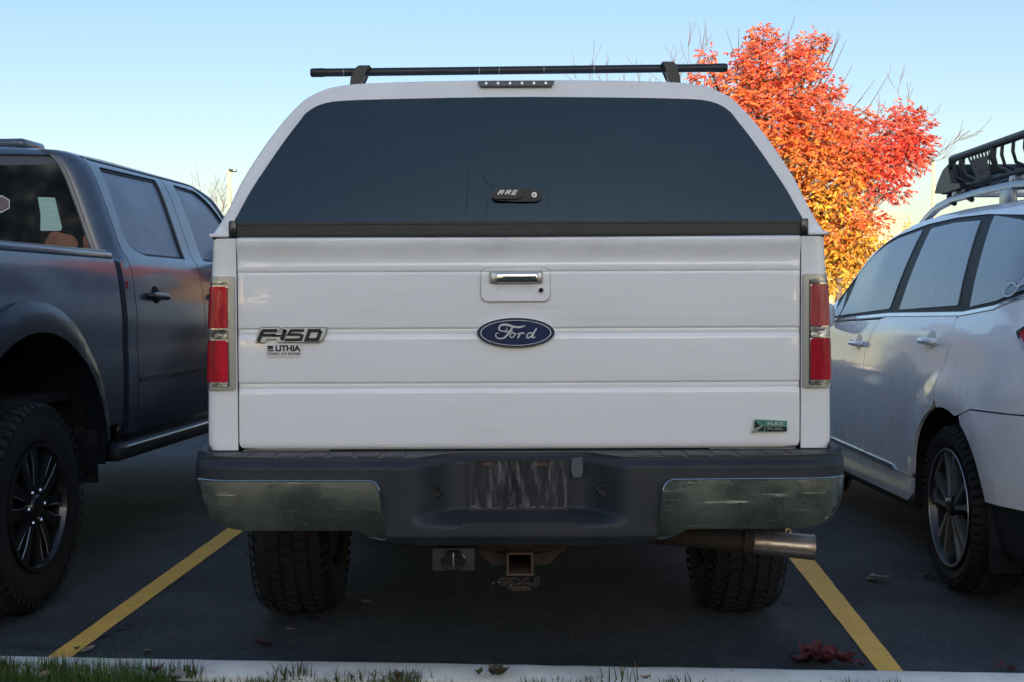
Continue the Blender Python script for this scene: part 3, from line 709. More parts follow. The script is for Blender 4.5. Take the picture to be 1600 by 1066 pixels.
# tailgate: extruded profile
TZ = [(zt(702), .012), (zt(698), .004), (zt(692), .0006), (zt(688), 0.0), (zt(652), -.0008), (zt(617), 0.0), (zt(614), .0002), (zt(610), .0022), (zt(607), .0050), (zt(605), .0045), (zt(600), .0046), (zt(599), .0050), (zt(596.2), .0006), (zt(594.5), .0),
      (zt(565), -.0008), (zt(532), 0.0), (zt(529), .0002), (zt(525), .0022), (zt(522), .0050), (zt(520), .0045), (zt(515), .0046), (zt(514), .0050), (zt(511.2), .0006), (zt(509.5), 0.0), (zt(470), -.0008), (zt(430), 0.0), (zt(427), .0002), (zt(425.5), .0030), (zt(424.2), .0034), (zt(423), .0004), (zt(421), -.0004),
      (zt(416), -.0010), (zt(408), .0004), (zt(398), -.0020), (zt(388), -.0080), (zt(380), -.0120), (zt(374), -.0125), (zt(371), -.0080), (zt(369), .006)]
Yg = hermite(TZ)
tgw = xt(440)
def edge_roll(x, w, r, d=1.0):                              # rounds a sheet's side edge back
    e = max(0.0, (abs(x) - (w - r)) / r); return r * d * (1 - math.sqrt(max(0.0, 1 - min(1, e)**2)))
Ptg = lambda x, z, off: (x, Yg(z) + edge_roll(x, tgw, .005) + .004 * (x / .85)**2 - off, z)
tz0, tz1 = zt(702), zt(369)
tail = sheet('tailgate', rpoly([(-tgw, tz0), (tgw, tz0), (tgw, tz1), (-tgw, tz1)], [.03, .03, .012, .012]), Ptg, white, truck,
             ca=[-tgw + .0015, -tgw + .003, -tgw + .005] + frange(-.8, .8, .2) + [tgw - .005, tgw - .003, tgw - .0015],
             cb=sorted(set([t[0] for t in TZ] + [(a[0] + b[0]) / 2 for a, b in zip(TZ, TZ[1:])] + frange(zt(690), zt(613), .03))), thick=.03, angle=60)
# rear corner posts of the bed (both sides) with the lamps
SILH = hermite([(zt(716), xt(480)), (zt(702), xt(488)), (zt(690), xt(491)), (zt(600), xt(490)), (zt(520), xt(488)), (zt(440), xt(484)), (zt(400), xt(481)), (zt(370), xt(479.5))])
def Ypost(x, z):
    w = SILH(z); e = max(0.0, (abs(x) - (w - .032)) / .032); return .004 + .032 * (1 - math.sqrt(max(0.0, 1 - min(1, e)**2)))
inner = xt(441.6)
for sg in (1, -1):
    zs = [zt(p) for p in (716, 702, 690, 650, 600, 560, 520, 480, 440, 400, 371)]
    bm = bmesh.new(); rows = []
    N = 12
    for z in frange(zt(702), zt(371), .02):
        w = SILH(z); row = []
        row.append(bm.verts.new((sg * inner, .05, z)))
        for k in range(N + 1):
            if k <= 4: x = inner + (w - .032 - inner) * k / 4
            else:
                a = PI / 2 * (k - 4) / (N - 4); x = w - .032 + .032 * math.sin(a)
            row.append(bm.verts.new((sg * x, (Ypost(x, z) if k > 0 else .007), z)))
        row.append(bm.verts.new((sg * (w + .001), .12, z)))
        rows.append(row)
    for a, b in zip(rows, rows[1:]):
        for k in range(len(a) - 1): bm.faces.new((a[k], a[k + 1], b[k + 1], b[k]))
    bm.faces.new(rows[0]); bm.faces.new(rows[-1][::-1])
    fin('bed_corner', bm, white, truck, angle=50)
    bm = bmesh.new(); x0_, x1_ = sorted((sg * (inner + .005), sg * (xt(480)))); box(bm, x0_, x1_, .035, .10, zt(722), zt(700), .01); fin('bed_corner_foot', bm, white, truck)
    Pl = lambda x, z, off: (sg * x, Ypost(x, z) - off, z)
    xi, lz0, lz1 = xt(443.5), zt(607), zt(430)
    xo = lambda z: SILH(z) - .0015
    def lpoly(px0, px1, i0, o_in, n=8, r=.008):
        z1, z0 = zt(px0), zt(px1)
        return rpoly([(i0, z0)] + [(xo(z) - o_in, z) for z in frange(z0, z1, (z1 - z0) / n)] + [(i0, z1)], [r] + [r] + [0] * (n - 1) + [r] + [r])
    cx_ = [SILH(1.0) - k for k in (.045, .035, .025, .017, .010, .005, .003)]
    bz = frange(lz0, lz1, .03)
    lamp = sheet('taillight', lpoly(430, 607, xi, 0.0), Pl, bezelm, truck, off=.014, thick=.018, ca=cx_, cb=bz, angle=50)
    if sg > 0: lamp['label'] = 'right taillight, upper red lens faded pink'
    li = xi + .022
    sheet('lamp_reflector', lpoly(438, 603, li - .006, .004, r=.006), Pl, chrome, lamp, off=.017, thick=.006, ca=cx_, cb=bz, angle=50)
    sheet('clear_lens', lpoly(513, 528, li, .003, n=2, r=.004), Pl, clearl, lamp, off=.023, thick=.010, ca=cx_, cb=bz, angle=50)
    sheet('lamp_end', lpoly(439, 444, li, .006, n=2, r=.002), Pl, clearl, lamp, off=.021, thick=.006, ca=cx_, cb=bz, angle=50)
    sheet('lamp_end', lpoly(596, 602, li, .006, n=2, r=.002), Pl, clearl, lamp, off=.021, thick=.006, ca=cx_, cb=bz, angle=50)
    sheet('red_lens', lpoly(446, 511, li - .002, .0008), Pl, redfade if sg > 0 else redl, lamp, off=.024, thick=.010, ca=cx_, cb=bz, angle=50)
    sheet('red_lens', lpoly(530, 595, li - .002, .0008), Pl, redl, lamp, off=.024, thick=.010, ca=cx_, cb=bz, angle=50)
    bm = bmesh.new(); box(bm, min(sg * (inner - .003), sg * (inner + .001)), max(sg * (inner - .003), sg * (inner + .001)), .012, .05, zt(715), zt(372)); fin('gap_seal', bm, darkgap, truck, smooth=False)
bm = bmesh.new(); box(bm, -.86, .86, .05, .06, zt(716), zt(366)); fin('tailgate_inner', bm, darkgap, truck, smooth=False)
# sill under the tailgate
for sg in (1, -1):
    bm = bmesh.new(); a_, b_ = sorted((sg * xt(438), sg * xt(300))); box(bm, a_, b_, .03, .09, zt(722), zt(703.5), .004)
    fin('bed_sill', bm, white, truck)
bm = bmesh.new(); box(bm, -xt(305), xt(305), .045, .10, zt(722), zt(703), .003); fin('sill_shadow_panel', bm, underm, truck)
# handle
hc = xq(806 - 811, YT)
Pt = lambda x, z, off: (x, Yg(z) * .3 + .002 - off, z)
hb = sheet('handle_bezel', rrect(xt(-58.5), xt(48.5), zt(471), zt(418), .022, 6), Pt, white, tail,
           holes=[rpoly([(xt(-47), zt(423.5)), (xt(-47), zt(444.5)), (xt(-35), zt(445)), (xt(-34.5), zt(461)), (xt(24), zt(461)), (xt(25), zt(445)), (xt(37.5), zt(444.5)), (xt(37.5), zt(423.5))], .006)],
           off=.014, thick=.014, ca=frange(-.11, .1, .03), cb=frange(zt(470), zt(419), .02))
sheet('bezel_gap', rrect(xt(-59.6), xt(49.6), zt(472.1), zt(416.9), .0225, 6), Pt, bezelm, hb, off=.0035, thick=.003, ca=frange(-.11, .1, .03), cb=frange(zt(470), zt(419), .02))
bm = bmesh.new(); box(bm, xt(-49), xt(39), -.0055, -.0045, zt(463), zt(422)); fin('handle_recess', bm, gel, hb, smooth=False)
bm = bmesh.new(); box(bm, xt(-44.5), xt(36), -.020, -.004, zt(443), zt(425.5), .004, 2); fin('handle_end', bm, bezelm, hb)
bm = bmesh.new(); box(bm, xt(-36), xt(30), -.028, -.012, zt(442), zt(426.5), .006, 3); fin('handle_lever', bm, chrome, hb)
bm = bmesh.new(); rg = tube(bm, [(xt(34.5), -.010, zt(454)), (xt(34.5), -.018, zt(454))], [.0085, .0075], 20); fin('key_lock', bm, chrome, hb)
bm = bmesh.new(); tube(bm, [(xt(34.5), -.017, zt(454)), (xt(34.5), -.0195, zt(454))], .0045, 14); fin('key_slot', bm, darkgap, hb)
# oval badge
ex, ez = xt(806 - 811), zt(520)
ell = lambda a, b, n=48: [(ex + a * math.cos(2 * PI * k / n), ez + b * math.sin(2 * PI * k / n)) for k in range(n)]
Pe = lambda x, z, off: (x, -.003 - off - .004 * (1 - ((x - ex) / .13)**2), z)
ea, eb = xt(60.5), xt(23.3)
bd = sheet('oval_badge', ell(ea, eb), Pe, chrome, tail, off=.007, thick=.014, ca=frange(ex - .12, ex + .12, .02))
sheet('badge_dark_ring', ell(ea * .962, eb * .92), Pe, bluee, bd, off=.009, thick=.003, ca=frange(ex - .12, ex + .12, .02))
sheet('badge_line', ell(ea * .915, eb * .855), Pe, silver, bd, holes=[ell(ea * .890, eb * .815)], off=.0103, thick=.002, ca=frange(ex - .12, ex + .12, .02))
SC = xt(1) / 6.272
def sp(l): return [(ex + (x - 538) * SC, ez + (808 - y) * SC) for x, y in l]
script = [([(398, 790), (378, 778), (376, 755), (392, 735), (425, 727), (465, 732), (510, 746), (560, 753), (600, 748), (632, 735)], [9, 12, 14, 15, 16, 17, 16, 16, 13, 4]),
          ([(398, 790), (420, 792), (445, 780), (455, 760)], [9, 8, 7, 5]),
          ([(515, 742), (495, 772), (468, 812), (438, 845), (405, 862), (370, 862), (348, 848), (340, 828), (352, 812), (370, 806)], [12, 14, 14, 13, 11, 9, 8, 8, 7, 5]),
          ([(428, 800), (455, 796), (490, 792), (512, 788)], [6, 9, 9, 5]),
          ([(520, 812), (503, 808), (487, 820), (480, 838), (490, 853), (510, 850), (526, 832), (530, 815), (520, 812)], 8),
          ([(528, 818), (545, 818), (558, 812)], 5),
          ([(572, 808), (570, 830), (558, 860)], 12), ([(568, 836), (586, 816), (602, 808), (614, 811), (612, 822)], 10),
          ([(706, 822), (692, 809), (666, 812), (646, 834), (646, 853), (662, 857), (684, 846), (704, 822)], 10),
          ([(742, 764), (722, 795), (702, 836), (700, 855), (714, 857), (730, 846)], [11, 12, 12, 10, 8, 5])]
bm = bmesh.new()
for pts, w in script:
    q = crom(sp(pts), 4); N = len(pts); ws_ = [w] * N if not isinstance(w, list) else w
    wf = [ws_[min(N - 1, i // 4)] * (1 - (i % 4) / 4) + ws_[min(N - 1, i // 4 + 1)] * ((i % 4) / 4) for i in range(len(q))]
    ribbon(bm, q, [x * SC * 1.2 for x in wf], Pe, .0115, .004)
fin('badge_script', bm, silver, bd, smooth=False)
# model badge F-150 (left)
bx, bz_ = xt(455 - 811), zt(522.5)
BS = xt(1) / 10.0                                          # crop pixels to metres (crop origin 380,490; 10 px per photo px)
def bp(l): return [(xt(380 - 811) + a * BS, zt(490) - b * BS) for a, b in l]
Pb = lambda x, z, off: (x, -.002 - off, z)
back = [bp([(205, 432), (262, 250), (300, 205), (575, 205), (565, 290), (605, 290), (620, 215), (1300, 215), (1290, 290), (1240, 400), (1180, 432), (545, 430), (530, 380), (365, 380), (350, 432)])]
_bo = rpoly([(a + (a - (xt(455 - 811))) * .022, b + (b - zt(522.5)) * .13) for a, b in back[0]], .0012, 2)
mb = sheet('model_badge', rpoly(back[0], .0012, 2), Pb, silver, tail, off=.007, thick=.008)
sheet('badge_rim', _bo, Pb, badgerim, mb, off=.0045, thick=.005)
bm = bmesh.new()
def st(pts, w): ribbon(bm, bp(pts), w * 1.22 * BS, Pb, .0105, .004)
st([(545, 250), (335, 250), (300, 280), (245, 425)], 44); st([(520, 320), (300, 320)], 40)
st([(480, 330), (600, 330)], 26)
st([(670, 240), (610, 400)], 52); st([(625, 250), (680, 250)], 36)
st([(960, 250), (760, 250), (720, 310), (900, 315), (930, 330), (905, 392), (660, 395)], 38)
st([(1220, 252), (1045, 252), (995, 395), (1165, 395), (1222, 252)], 46)
fin('badge_figures', bm, badgeblack, mb, smooth=False)
# dealer decal
dz = zt(547)
pl = sheet('dealer_decal', [(xt(415.5 - 811), zt(536)), (xt(470 - 811), zt(536)), (xt(470 - 811), zt(556)), (xt(415.5 - 811), zt(556))], Pb, white, tail, off=.0010, thick=.0010)
sheet('decal_square', [(xt(418 - 811), zt(538.5)), (xt(427 - 811), zt(538.5)), (xt(427 - 811), zt(547.5)), (xt(418 - 811), zt(547.5))], Pb, decalblack, pl, off=.0026, thick=.0006)
bm = bmesh.new(); ribbon(bm, [(xt(418.5 - 811), zt(544)), (xt(422 - 811), zt(545.5)), (xt(426.5 - 811), zt(543.5))], .0016, Pb, .0032, .0006); fin('decal_swoosh', bm, decalwhite, pl, smooth=False)
textmesh('decal_lettering', 'LITHIA', .024, decalblack, pl, (xt(449.5 - 811), -.0046, zt(543.2)), offset=.0010, width=xt(39))
textmesh('decal_small_lettering', 'FORD OF BOISE', .0115, decalblack, pl, (xt(443.5 - 811), -.0046, zt(551.5)), offset=.0001, width=xt(51))
# flex fuel badge (right)
FS = xt(1) / 17.78
def fp(l): return [(xt(1160 - 811) + a * FS, zt(640) - b * FS) for a, b in l]
fb = sheet('fuel_badge', fp([(320, 350), (370, 300), (1235, 350), (1235, 640), (580, 645), (320, 640)]), Pb, badgegreen, tail, off=.006, thick=.006)
sheet('badge_base_plate', fp([(640, 510), (1225, 510), (1225, 632), (640, 636)]), Pb, badgeblack, fb, off=.0075, thick=.002)
sheet('badge_leaf_field', fp([(335, 375), (430, 340), (590, 360), (620, 470), (580, 620), (340, 620)]), Pb, badgeblack, fb, off=.0075, thick=.002)
sheet('badge_leaf', crom(fp([(235, 670), (300, 590), (430, 510), (600, 460), (520, 520), (430, 590), (380, 655)]), 3, True), Pb, bezelm, fb, off=.0095, thick=.004)
sheet('badge_leaf', crom(fp([(365, 300), (440, 340), (560, 380), (600, 450), (500, 470), (420, 420)]), 3, True), Pb, badgegreen, fb, off=.0095, thick=.004)
textmesh('badge_lettering', 'FLEX', .012, silver, fb, (fp([(905, 430)])[0][0], -.0105, fp([(905, 425)])[0][1]), offset=.0003, width=FS * 450)
textmesh('badge_lettering', 'FUEL', .010, bezelm, fb, (fp([(905, 430)])[0][0], -.0105, fp([(905, 565)])[0][1]), offset=.0002, width=FS * 450)

# ---- bed cap (camper shell)
zlean0, zlean1 = zt(368), zq(124, YT + .10)
lean = lambda z: .015 + .10 * (max(0, (z - zlean0)) / (zlean1 - zlean0))**1.05
def capz(py):
    Y = YT + .05
    for _ in range(4): z = zq(py, Y); Y = YT + lean(z)
    return z
def capx(dpx, py): return xq(dpx, YT + lean(capz(py)))
half_o = [(479, 368), (479, 362), (467, 345), (452, 318), (428, 272), (384, 208), (341, 160), (312, 142), (285, 133.5), (240, 128.5), (125, 125.5)]
half_g = [(446, 347), (436, 330), (413, 290), (368, 225), (341, 190), (326, 173), (300, 160.5), (255, 156), (120, 153.5)]
RO = [(capx(a, b), capz(b)) for a, b in half_o]; RG = [(capx(a, b), capz(b)) for a, b in half_g]
outer = crom(RO[1:] + [(0, capz(124.5))] + [(-a, b) for a, b in RO[1:][::-1]], 5)
outer = [RO[0]] + outer + [(-RO[0][0], RO[0][1])]
glasso = crom(RG + [(0, capz(152.5))] + [(-a, b) for a, b in RG[::-1]], 5)
cen = (0, 1.55)
def shr(l, k): return [(a * k, cen[1] + (b - cen[1]) * k if b > zlean0 + .02 else b) for a, b in l]
Pc = lambda x, z, off: (x, lean(z) + .018 * (x / .93)**2 - off, z)
cap = sheet('camper_shell', shr(outer, .988), Pc, gel, truck, holes=[[(a * .985, b - .004) for a, b in glasso]], off=0, thick=.03, ca=frange(-.9, .9, .12), cb=frange(1.4, 1.95, .05), angle=60)
bm = bmesh.new(); rings = []
def capring(k, y): return [bm.verts.new((a, (lean(b) + .018 * (a / .93)**2 + y) if y < .5 else y, b)) for a, b in shr(outer, k)]
for k, y in ((.988, .0), (.994, .002), (.998, .006), (1.0, .014), (1.0, .05)): rings.append(capring(k, y))
for y in (.5, 1.0, 1.5, 1.70): rings.append([bm.verts.new((a * (1 - .01 * y), y, b - (.012 * y if b > 1.6 else 0))) for a, b in outer])
for a, b in zip(rings, rings[1:]):
    for i in range(len(a) - 1): bm.faces.new((a[i], a[i + 1], b[i + 1], b[i]))
bm.faces.new(rings[-1]); fin('shell_body', bm, gel, cap, angle=50)
# lower lip of the cap on the bed rails
for sg in (1, -1):
    bm = bmesh.new(); a_, b_ = sorted((sg * xt(452), sg * xt(483))); box(bm, a_, b_, .000, 1.70, zt(369), zt(363), .004)
    fin('shell_rail', bm, gel, cap)
    bm = bmesh.new(); a_, b_ = sorted((sg * xt(440), sg * xt(478))); box(bm, a_, b_, .01, 1.70, zt(372), zt(368.5))
    fin('rail_gasket', bm, rubber, cap, smooth=False)
for sg in (1, -1):
    q = rpoly([(.35, 1.50), (1.50, 1.50), (1.48, 1.78), (.42, 1.78)], .06)
    pf = hermite(sorted([(b, a) for a, b in RO[2:9]]))
    sheet('side_window', q, lambda u, z, off: (sg * (pf(z) + off), u, z), tintglass, cap, off=.004, thick=.01, ca=frange(.3, 1.5, .2), cb=frange(1.45, 1.8, .03))
rw = sheet('rear_window', glasso + [], Pc, tintglass, cap, off=.010, thick=.008, ca=frange(-.8, .8, .12), cb=frange(1.4, 1.95, .05), angle=60)
rw.parent = cap
eo = glasso
bm = bmesh.new()
# aluminium bottom frame of the window
bar = sheet('window_bottom_frame', rpoly([(-xt(450), zt(368.5)), (xt(450), zt(368.5)), (xt(450), zt(346)), (-xt(450), zt(346))], .003), lambda x, z, off: (x, .008 + .03 * (x / .93)**2 - off, z), smoothblack, cap, off=.018, thick=.02, ca=frange(-.85, .85, .1))
bar.data.materials.clear(); bar.data.materials.append(barblk)
sheet('frame_lip', [(-xt(447), zt(350)), (xt(447), zt(350)), (xt(447), zt(346.5)), (-xt(447), zt(346.5))], lambda x, z, off: (x, .008 + .03 * (x / .93)**2 - off, z), barblk, cap, off=.022, thick=.006, ca=frange(-.85, .85, .1))
sheet('bulb_seal', [(-xt(443), zt(369.3)), (xt(443), zt(369.3)), (xt(443), zt(365.5)), (-xt(443), zt(365.5))], lambda x, z, off: (x, .01 + .03 * (x / .93)**2 - off, z), rubber, cap, off=.024, thick=.01, ca=frange(-.85, .85, .1))
for sg in (1, -1):
    bm = bmesh.new(); a_, b_ = sorted((sg * xt(441), sg * xt(453))); box(bm, a_, b_, -.004 + .03, .045, zt(369), zt(343), .004); 
    for v in bm.verts: v.co.y -= .02
    fin('frame_end_cap', bm, smoothblack, cap)
# window latch
lc, lzc = xt(808 - 811, .03), zt(306, .03)
Pw = lambda x, z, off: (x, .030 + lean(z) * .0 - off, z)
yw = lean(lzc)
Pw = lambda x, z, off: (x, yw - .012 - off, z)
LB = xt(1) / 12.31
def lp(l): return [(xt(740 - 811) + a * LB, zt(270) - b * LB) for a, b in l]
lb = sheet('latch_handle', rpoly(lp([(830, 300), (1240, 310), (1325, 380), (1320, 490), (1230, 545), (880, 550), (420, 520), (360, 440), (440, 320)]), .008), Pw, smoothblack, cap, off=.014, thick=.016)
sheet('latch_grip', rpoly(lp([(450, 300), (880, 300), (960, 370), (940, 460), (850, 500), (430, 500), (350, 440), (370, 360)]), .010), Pw, barblk, cap, off=.026, thick=.016)
bm = bmesh.new(); c = lp([(1180, 420)])[0]
tube(bm, [(c[0], yw - .026, c[1]), (c[0], yw - .030, c[1])], [LB * 55, LB * 50], 20); fin('latch_lock', bm, silver, cap)
bm = bmesh.new(); tube(bm, [(c[0], yw - .0295, c[1]), (c[0], yw - .0315, c[1])], LB * 18, 10); fin('latch_key_slot', bm, darkgap, cap)
bm = bmesh.new()
def la(pts, w=26): ribbon(bm, lp(pts), w * LB, Pw, .0285, .003)
la([(478, 415), (530, 345), (590, 345), (545, 415)], 30); la([(530, 378), (575, 378)], 18)
la([(620, 415), (665, 345), (725, 345), (705, 375), (655, 380)], 28); la([(680, 380), (700, 415)], 28)
la([(860, 345), (790, 345), (750, 412), (825, 412)], 26); la([(775, 378), (835, 378)], 22)
fin('latch_lettering', bm, decalwhite, cap, smooth=False)
# thin dark lines laid over the window glass
bm = bmesh.new()
for pts in ([(733, 268), (732, 300), (729, 340)], [(757, 272), (758, 282), (772, 292)], [(857, 296), (856, 322)], [(764, 308), (760, 340)]):
    ribbon(bm, [(xt(a - 811, .03), zt(b, .03)) for a, b in pts], .0010, lambda x, z, off: (x, lean(z) - off, z), .0112, .001)
fin('glass_line', bm, darkgap, cap, smooth=False)
# third brake light
zb0, zb1 = capz(136.5), capz(127.5)
bl = sheet('brake_light', rpoly([(capx(749 - 811, 130), zb1), (capx(868 - 811, 130), zb1), (capx(864 - 811, 130), zb0), (capx(753 - 811, 130), zb0)], .003), Pc, smoothblack, cap, off=.012, thick=.02)
sheet('light_strip', [(capx(753 - 811, 130), zb0 + .002), (capx(864 - 811, 130), zb0 + .002), (capx(866 - 811, 130), zb1 - .003), (capx(751 - 811, 130), zb1 - .003)], Pc, bezelm, cap, off=.0135, thick=.004).data.materials[0] = mat('brake_strip_grey', (.10, .115, .12), .35, noise=.3, nscale=60)
bm = bmesh.new()
for k in range(6):
    xx = capx(762 + k * 18.5 - 811, 131); zz = (zb0 + zb1) / 2 + .001; tube(bm, [(xx, Pc(xx, zz, 0)[1] - .013, zz), (xx, Pc(xx, zz, 0)[1] - .016, zz)], [.0055, .004], 8)
fin('led', bm, silver, cap)
# roof bar
YB = .34
bar_l, bar_r = Vector((xq(490 - 811, YT + YB), YB, zq(112.5, YT + YB))), Vector((xq(1137 - 811, YT + YB), YB, zq(107.5, YT + YB)))
bm = bmesh.new(); n_ = 14
tube(bm, [bar_l.lerp(bar_r, t) for t in (0, .004, .03, .035, .3, .6, .9, .965, .97, .995, 1)], [.012, .0145, .0148, .0135, .0132, .0132, .0132, .0135, .0145, .0145, .012], 14)
rb = fin('roof_bar', bm, barblk, truck)
for t in (.405, .453, .56, .68, .86, .08):
    bm = bmesh.new(); p = bar_l.lerp(bar_r, t); d = (bar_r - bar_l).normalized() * .0012
    tube(bm, [p - d, p + d], .0139, 14, caps=False); fin('band', bm, railm, rb)
ztop = outer[len(outer) // 2][1]
for pxm, lnx in ((571, -.022), (1047, .022)):
    p = Vector((xq(pxm - 811, YT + YB), YB, 0)); t = (p.x - bar_l.x) / (bar_r.x - bar_l.x); zb = bar_l.lerp(bar_r, t).z
    bm = bmesh.new(); hw = .022
    q = [(-hw + -lnx * .4, zb + .016), (hw - lnx * .4, zb + .016), (hw - .006 + lnx * .6, zb - .024), (hw - .010 + lnx, zb - .062), (-hw + .004 + lnx, zb - .062), (-hw + lnx * .6, zb - .02)]
    A_ = [bm.verts.new((p.x + a, YB - .04, b)) for a, b in q]; B_ = [bm.verts.new((p.x + a, YB + .04, b)) for a, b in q]
    for i in range(6): bm.faces.new((A_[i], A_[(i + 1) % 6], B_[(i + 1) % 6], B_[i]))
    bm.faces.new(A_); bm.faces.new(B_)
    bmesh.ops.bevel(bm, geom=bm.edges[:], offset=.004, segments=2, affect='EDGES')
    fin('bar_foot', bm, barblk, rb)

# ---- rear bumper
YBm = -.20
zb = lambda py, d=0: zq(py, YT + YBm + d); xb = lambda dpx, d=0: xq(dpx, YT + YBm + d)
REC = (xb(100), xb(108), xb(150), xb(160))
def Yb(x, z):
    ax = abs(x); y = YBm + .018 * (ax / .9)**2
    e = max(0.0, (ax - .84) / (.970 - .84)); y += .13 * (1 - math.sqrt(max(0.0, 1 - min(1, e)**2)))
    # recess around the plate
    k = 1 - sstep(REC[0], REC[2] + .04, ax)
    zl = zb(806); y += .115 * k * sstep(zl - .032, zl + .004, z)
    y += .02 * sstep(zb(835), zb(853), z) * 0
    y += .025 * (1 - sstep(zb(856), zb(838), z)); y += .020 * sstep(zb(732), zb(719), z) * (1 - k * .0)
    return y
bump_out = [(-508, 722), (-505, 719), (-480, 713.5), (-300, 718), (-150, 716), (-115, 716), (115, 716), (150, 716), (300, 718), (480, 713.5), (505, 719), (508, 722), (510, 745), (504, 775), (492, 800), (478, 818), (450, 828), (262, 829), (243, 838),
            (222, 848), (175, 854), (-170, 854), (-215, 850), (-240, 838), (-258, 829), (-440, 829), (-472, 820), (-490, 800), (-502, 775), (-508, 748)]
bo = [(xb(a + 2 if a > 0 else a + 2), zb(b)) for a, b in bump_out]
Pbm = lambda x, z, off: (x, Yb(x, z) - off, z)
lim = .970
stretch = lambda x: x * (1 + .034 * sstep(.80, .93, abs(x)))
bo = [(max(-lim + .0008, min(lim - .0008, stretch(a))), b) for a, b in bo]
cx_b = sorted(frange(-.8, .8, .08) + [s * v for s in (1, -1) for v in (REC[0], REC[0] + .02, REC[0] + .04, REC[0] + .06, REC[0] + .09, REC[2] + .02, REC[2] + .04,   .83, .86, .88, .90, .92, .935, .945, .953, .960, .965, .968)])
cz_b = sorted([zb(p) for p in (850, 845, 840, 835, 829, 822, 818, 814, 812, 810, 808, 806, 804, 801, 798, 790, 780, 770, 760, 750, 745, 740, 735, 732, 730, 728, 726, 724, 722, 720, 718)])
bmp = sheet('rear_bumper', bo, Pbm, plastic, truck, ca=cx_b, cb=cz_b, thick=.02, angle=50)
# step pad (top)
bm = bmesh.new()
zt_ = zb(718.5)
def padrow(x):
    ax = abs(x); yf = Yb(x, zb(719)) + .002; return [(x, yf, zt_ - .002), (x, yf + .006, zt_ + .002), (x, yf + .05, zt_ + .003), (x, max(.02, yf + .05), zt_ + .003)]
xs_ = frange(-.968, .968, .0242); rows = [[bm.verts.new(v) for v in padrow(x)] for x in xs_]
for a, b in zip(rows, rows[1:]):
    for i in range(3): bm.faces.new((a[i], a[i + 1], b[i + 1], b[i]))
pad = fin('step_pad', bm, plastic, bmp)
for sg in (1, -1):
    for k in range(7):
        bm = bmesh.new(); xx = sg * (.34 + k * .077)
        x0_, x1_ = sorted((xx, xx + sg * .058)); yf = max(Yb(x0_, zb(719)), Yb(x1_, zb(719)))
        M = None
        box(bm, x0_, x1_, yf + .014, yf + .13, zt_ + .001, zt_ + .006, .002); fin('tread_rib', bm, plastic, pad)
for sg in (1, -1):                                          # raised outer ends of the pad
    bm = bmesh.new(); tube(bm, [(sg * .915, -.10, zt_ + .000), (sg * .950, -.06, zt_ + .006), (sg * .955, .03, zt_ + .012)], [.010, .014, .012], 10); fin('pad_end', bm, plastic, pad)
# chrome corner faces
def chrome_face(sg, pts):
    q = [(sg * a, zb(b)) for a, b in pts]
    return q
cl = [(497, 749), (238, 749), (228, 752), (222, 762), (213, 845), (222, 847), (245, 836), (256, 828), (440, 828), (464, 822), (480, 808), (489, 785)]
for sg in (1, -1):
    q = []
    for a, b in cl:
        x = xb(a + (2 if sg > 0 else -2)); x = min(lim - .003, stretch(x))
        q.append((sg * x, zb(b)))
    q = rpoly(q, [.004, .012, .010, .02, .006, .008, .01, .01, .02, .012, .012, .02], 5)
    c = (sum(p[0] for p in q) / len(q), sum(p[1] for p in q) / len(q))
    Pch = lambda x, z, off: (x, Yb(x, z) - off + .004 * ((z - zb(785)) / .075)**2 - .008 - (z - zb(829)) * .10, z)
    cf = sheet('chrome_panel', q, Pch, scuffed, bmp, off=.006, thick=.02, ca=cx_b, cb=frange(.5, .72, .015), angle=60)
    bm = bmesh.new()
    qq = q + [q[0]]; pts = []
    for (a, b), (c2, d) in zip(qq, qq[1:]):
        n = max(1, int(math.hypot(a - c2, b - d) / .03))
        for k in range(n): t = k / n; pts.append((a + (c2 - a) * t, b + (d - b) * t))
    pts3 = [Vector(Pch(a, b, .0065)) for a, b in pts]; i_ = [i for i, (a, b) in enumerate(pts) if not ((b > zb(752) or abs(a) < xb(230)) and b > zb(840))]
    k0 = i_[-1] + 1 if i_[-1] + 1 < len(pts3) else 0
    keep = [p for i, p in enumerate(pts3) if i not in i_]
    tube(bm, keep, .0024, 6, caps=True); fin('chrome_edge', bm, chrome, cf)
    cf['label'] = 'scratched dull chrome bumper corner, ' + ('right' if sg > 0 else 'left')
# plate recess parts
yr = YBm + .115
pm = sheet('plate_mount', rrect(xb(-82), xb(78), zb(806), zb(726), .006), lambda x, z, off: (x, yr - off, z), platem, bmp, off=.006, thick=.008, ca=frange(-.15, .15, .03), cb=frange(.6, .75, .02))
sheet('mount_border', rrect(xb(-84), xb(80), zb(808), zb(724), .006), lambda x, z, off: (x, yr - off, z), rackblk, pm, holes=[rrect(xb(-80), xb(76), zb(804), zb(728), .005)], off=.0095, thick=.009)
for dx in (-51, 37):
    bm = bmesh.new(); x = xb(dx); z = zb(733)
    box(bm, x - .017, x + .013, yr - .010, yr - .006, z - .006, z + .005, .001); tube(bm, [(x, yr - .010, z), (x, yr - .015, z)], [.0065, .005], 10); fin('plate_screw', bm, rust, pm)
bm = bmesh.new(); R2 = random.Random(5)
for k in range(60):
    x = R2.uniform(xb(-80), xb(76)); z = zb(805) + abs(R2.gauss(0, .004)); s_ = R2.uniform(.001, .004)
    box(bm, x - s_ * 1.6, x + s_ * 1.6, yr - .0085, yr - .0055, z - s_ * .5, z + s_ * .5)
fin('dirt_crust', bm, dustm, pm, smooth=False)
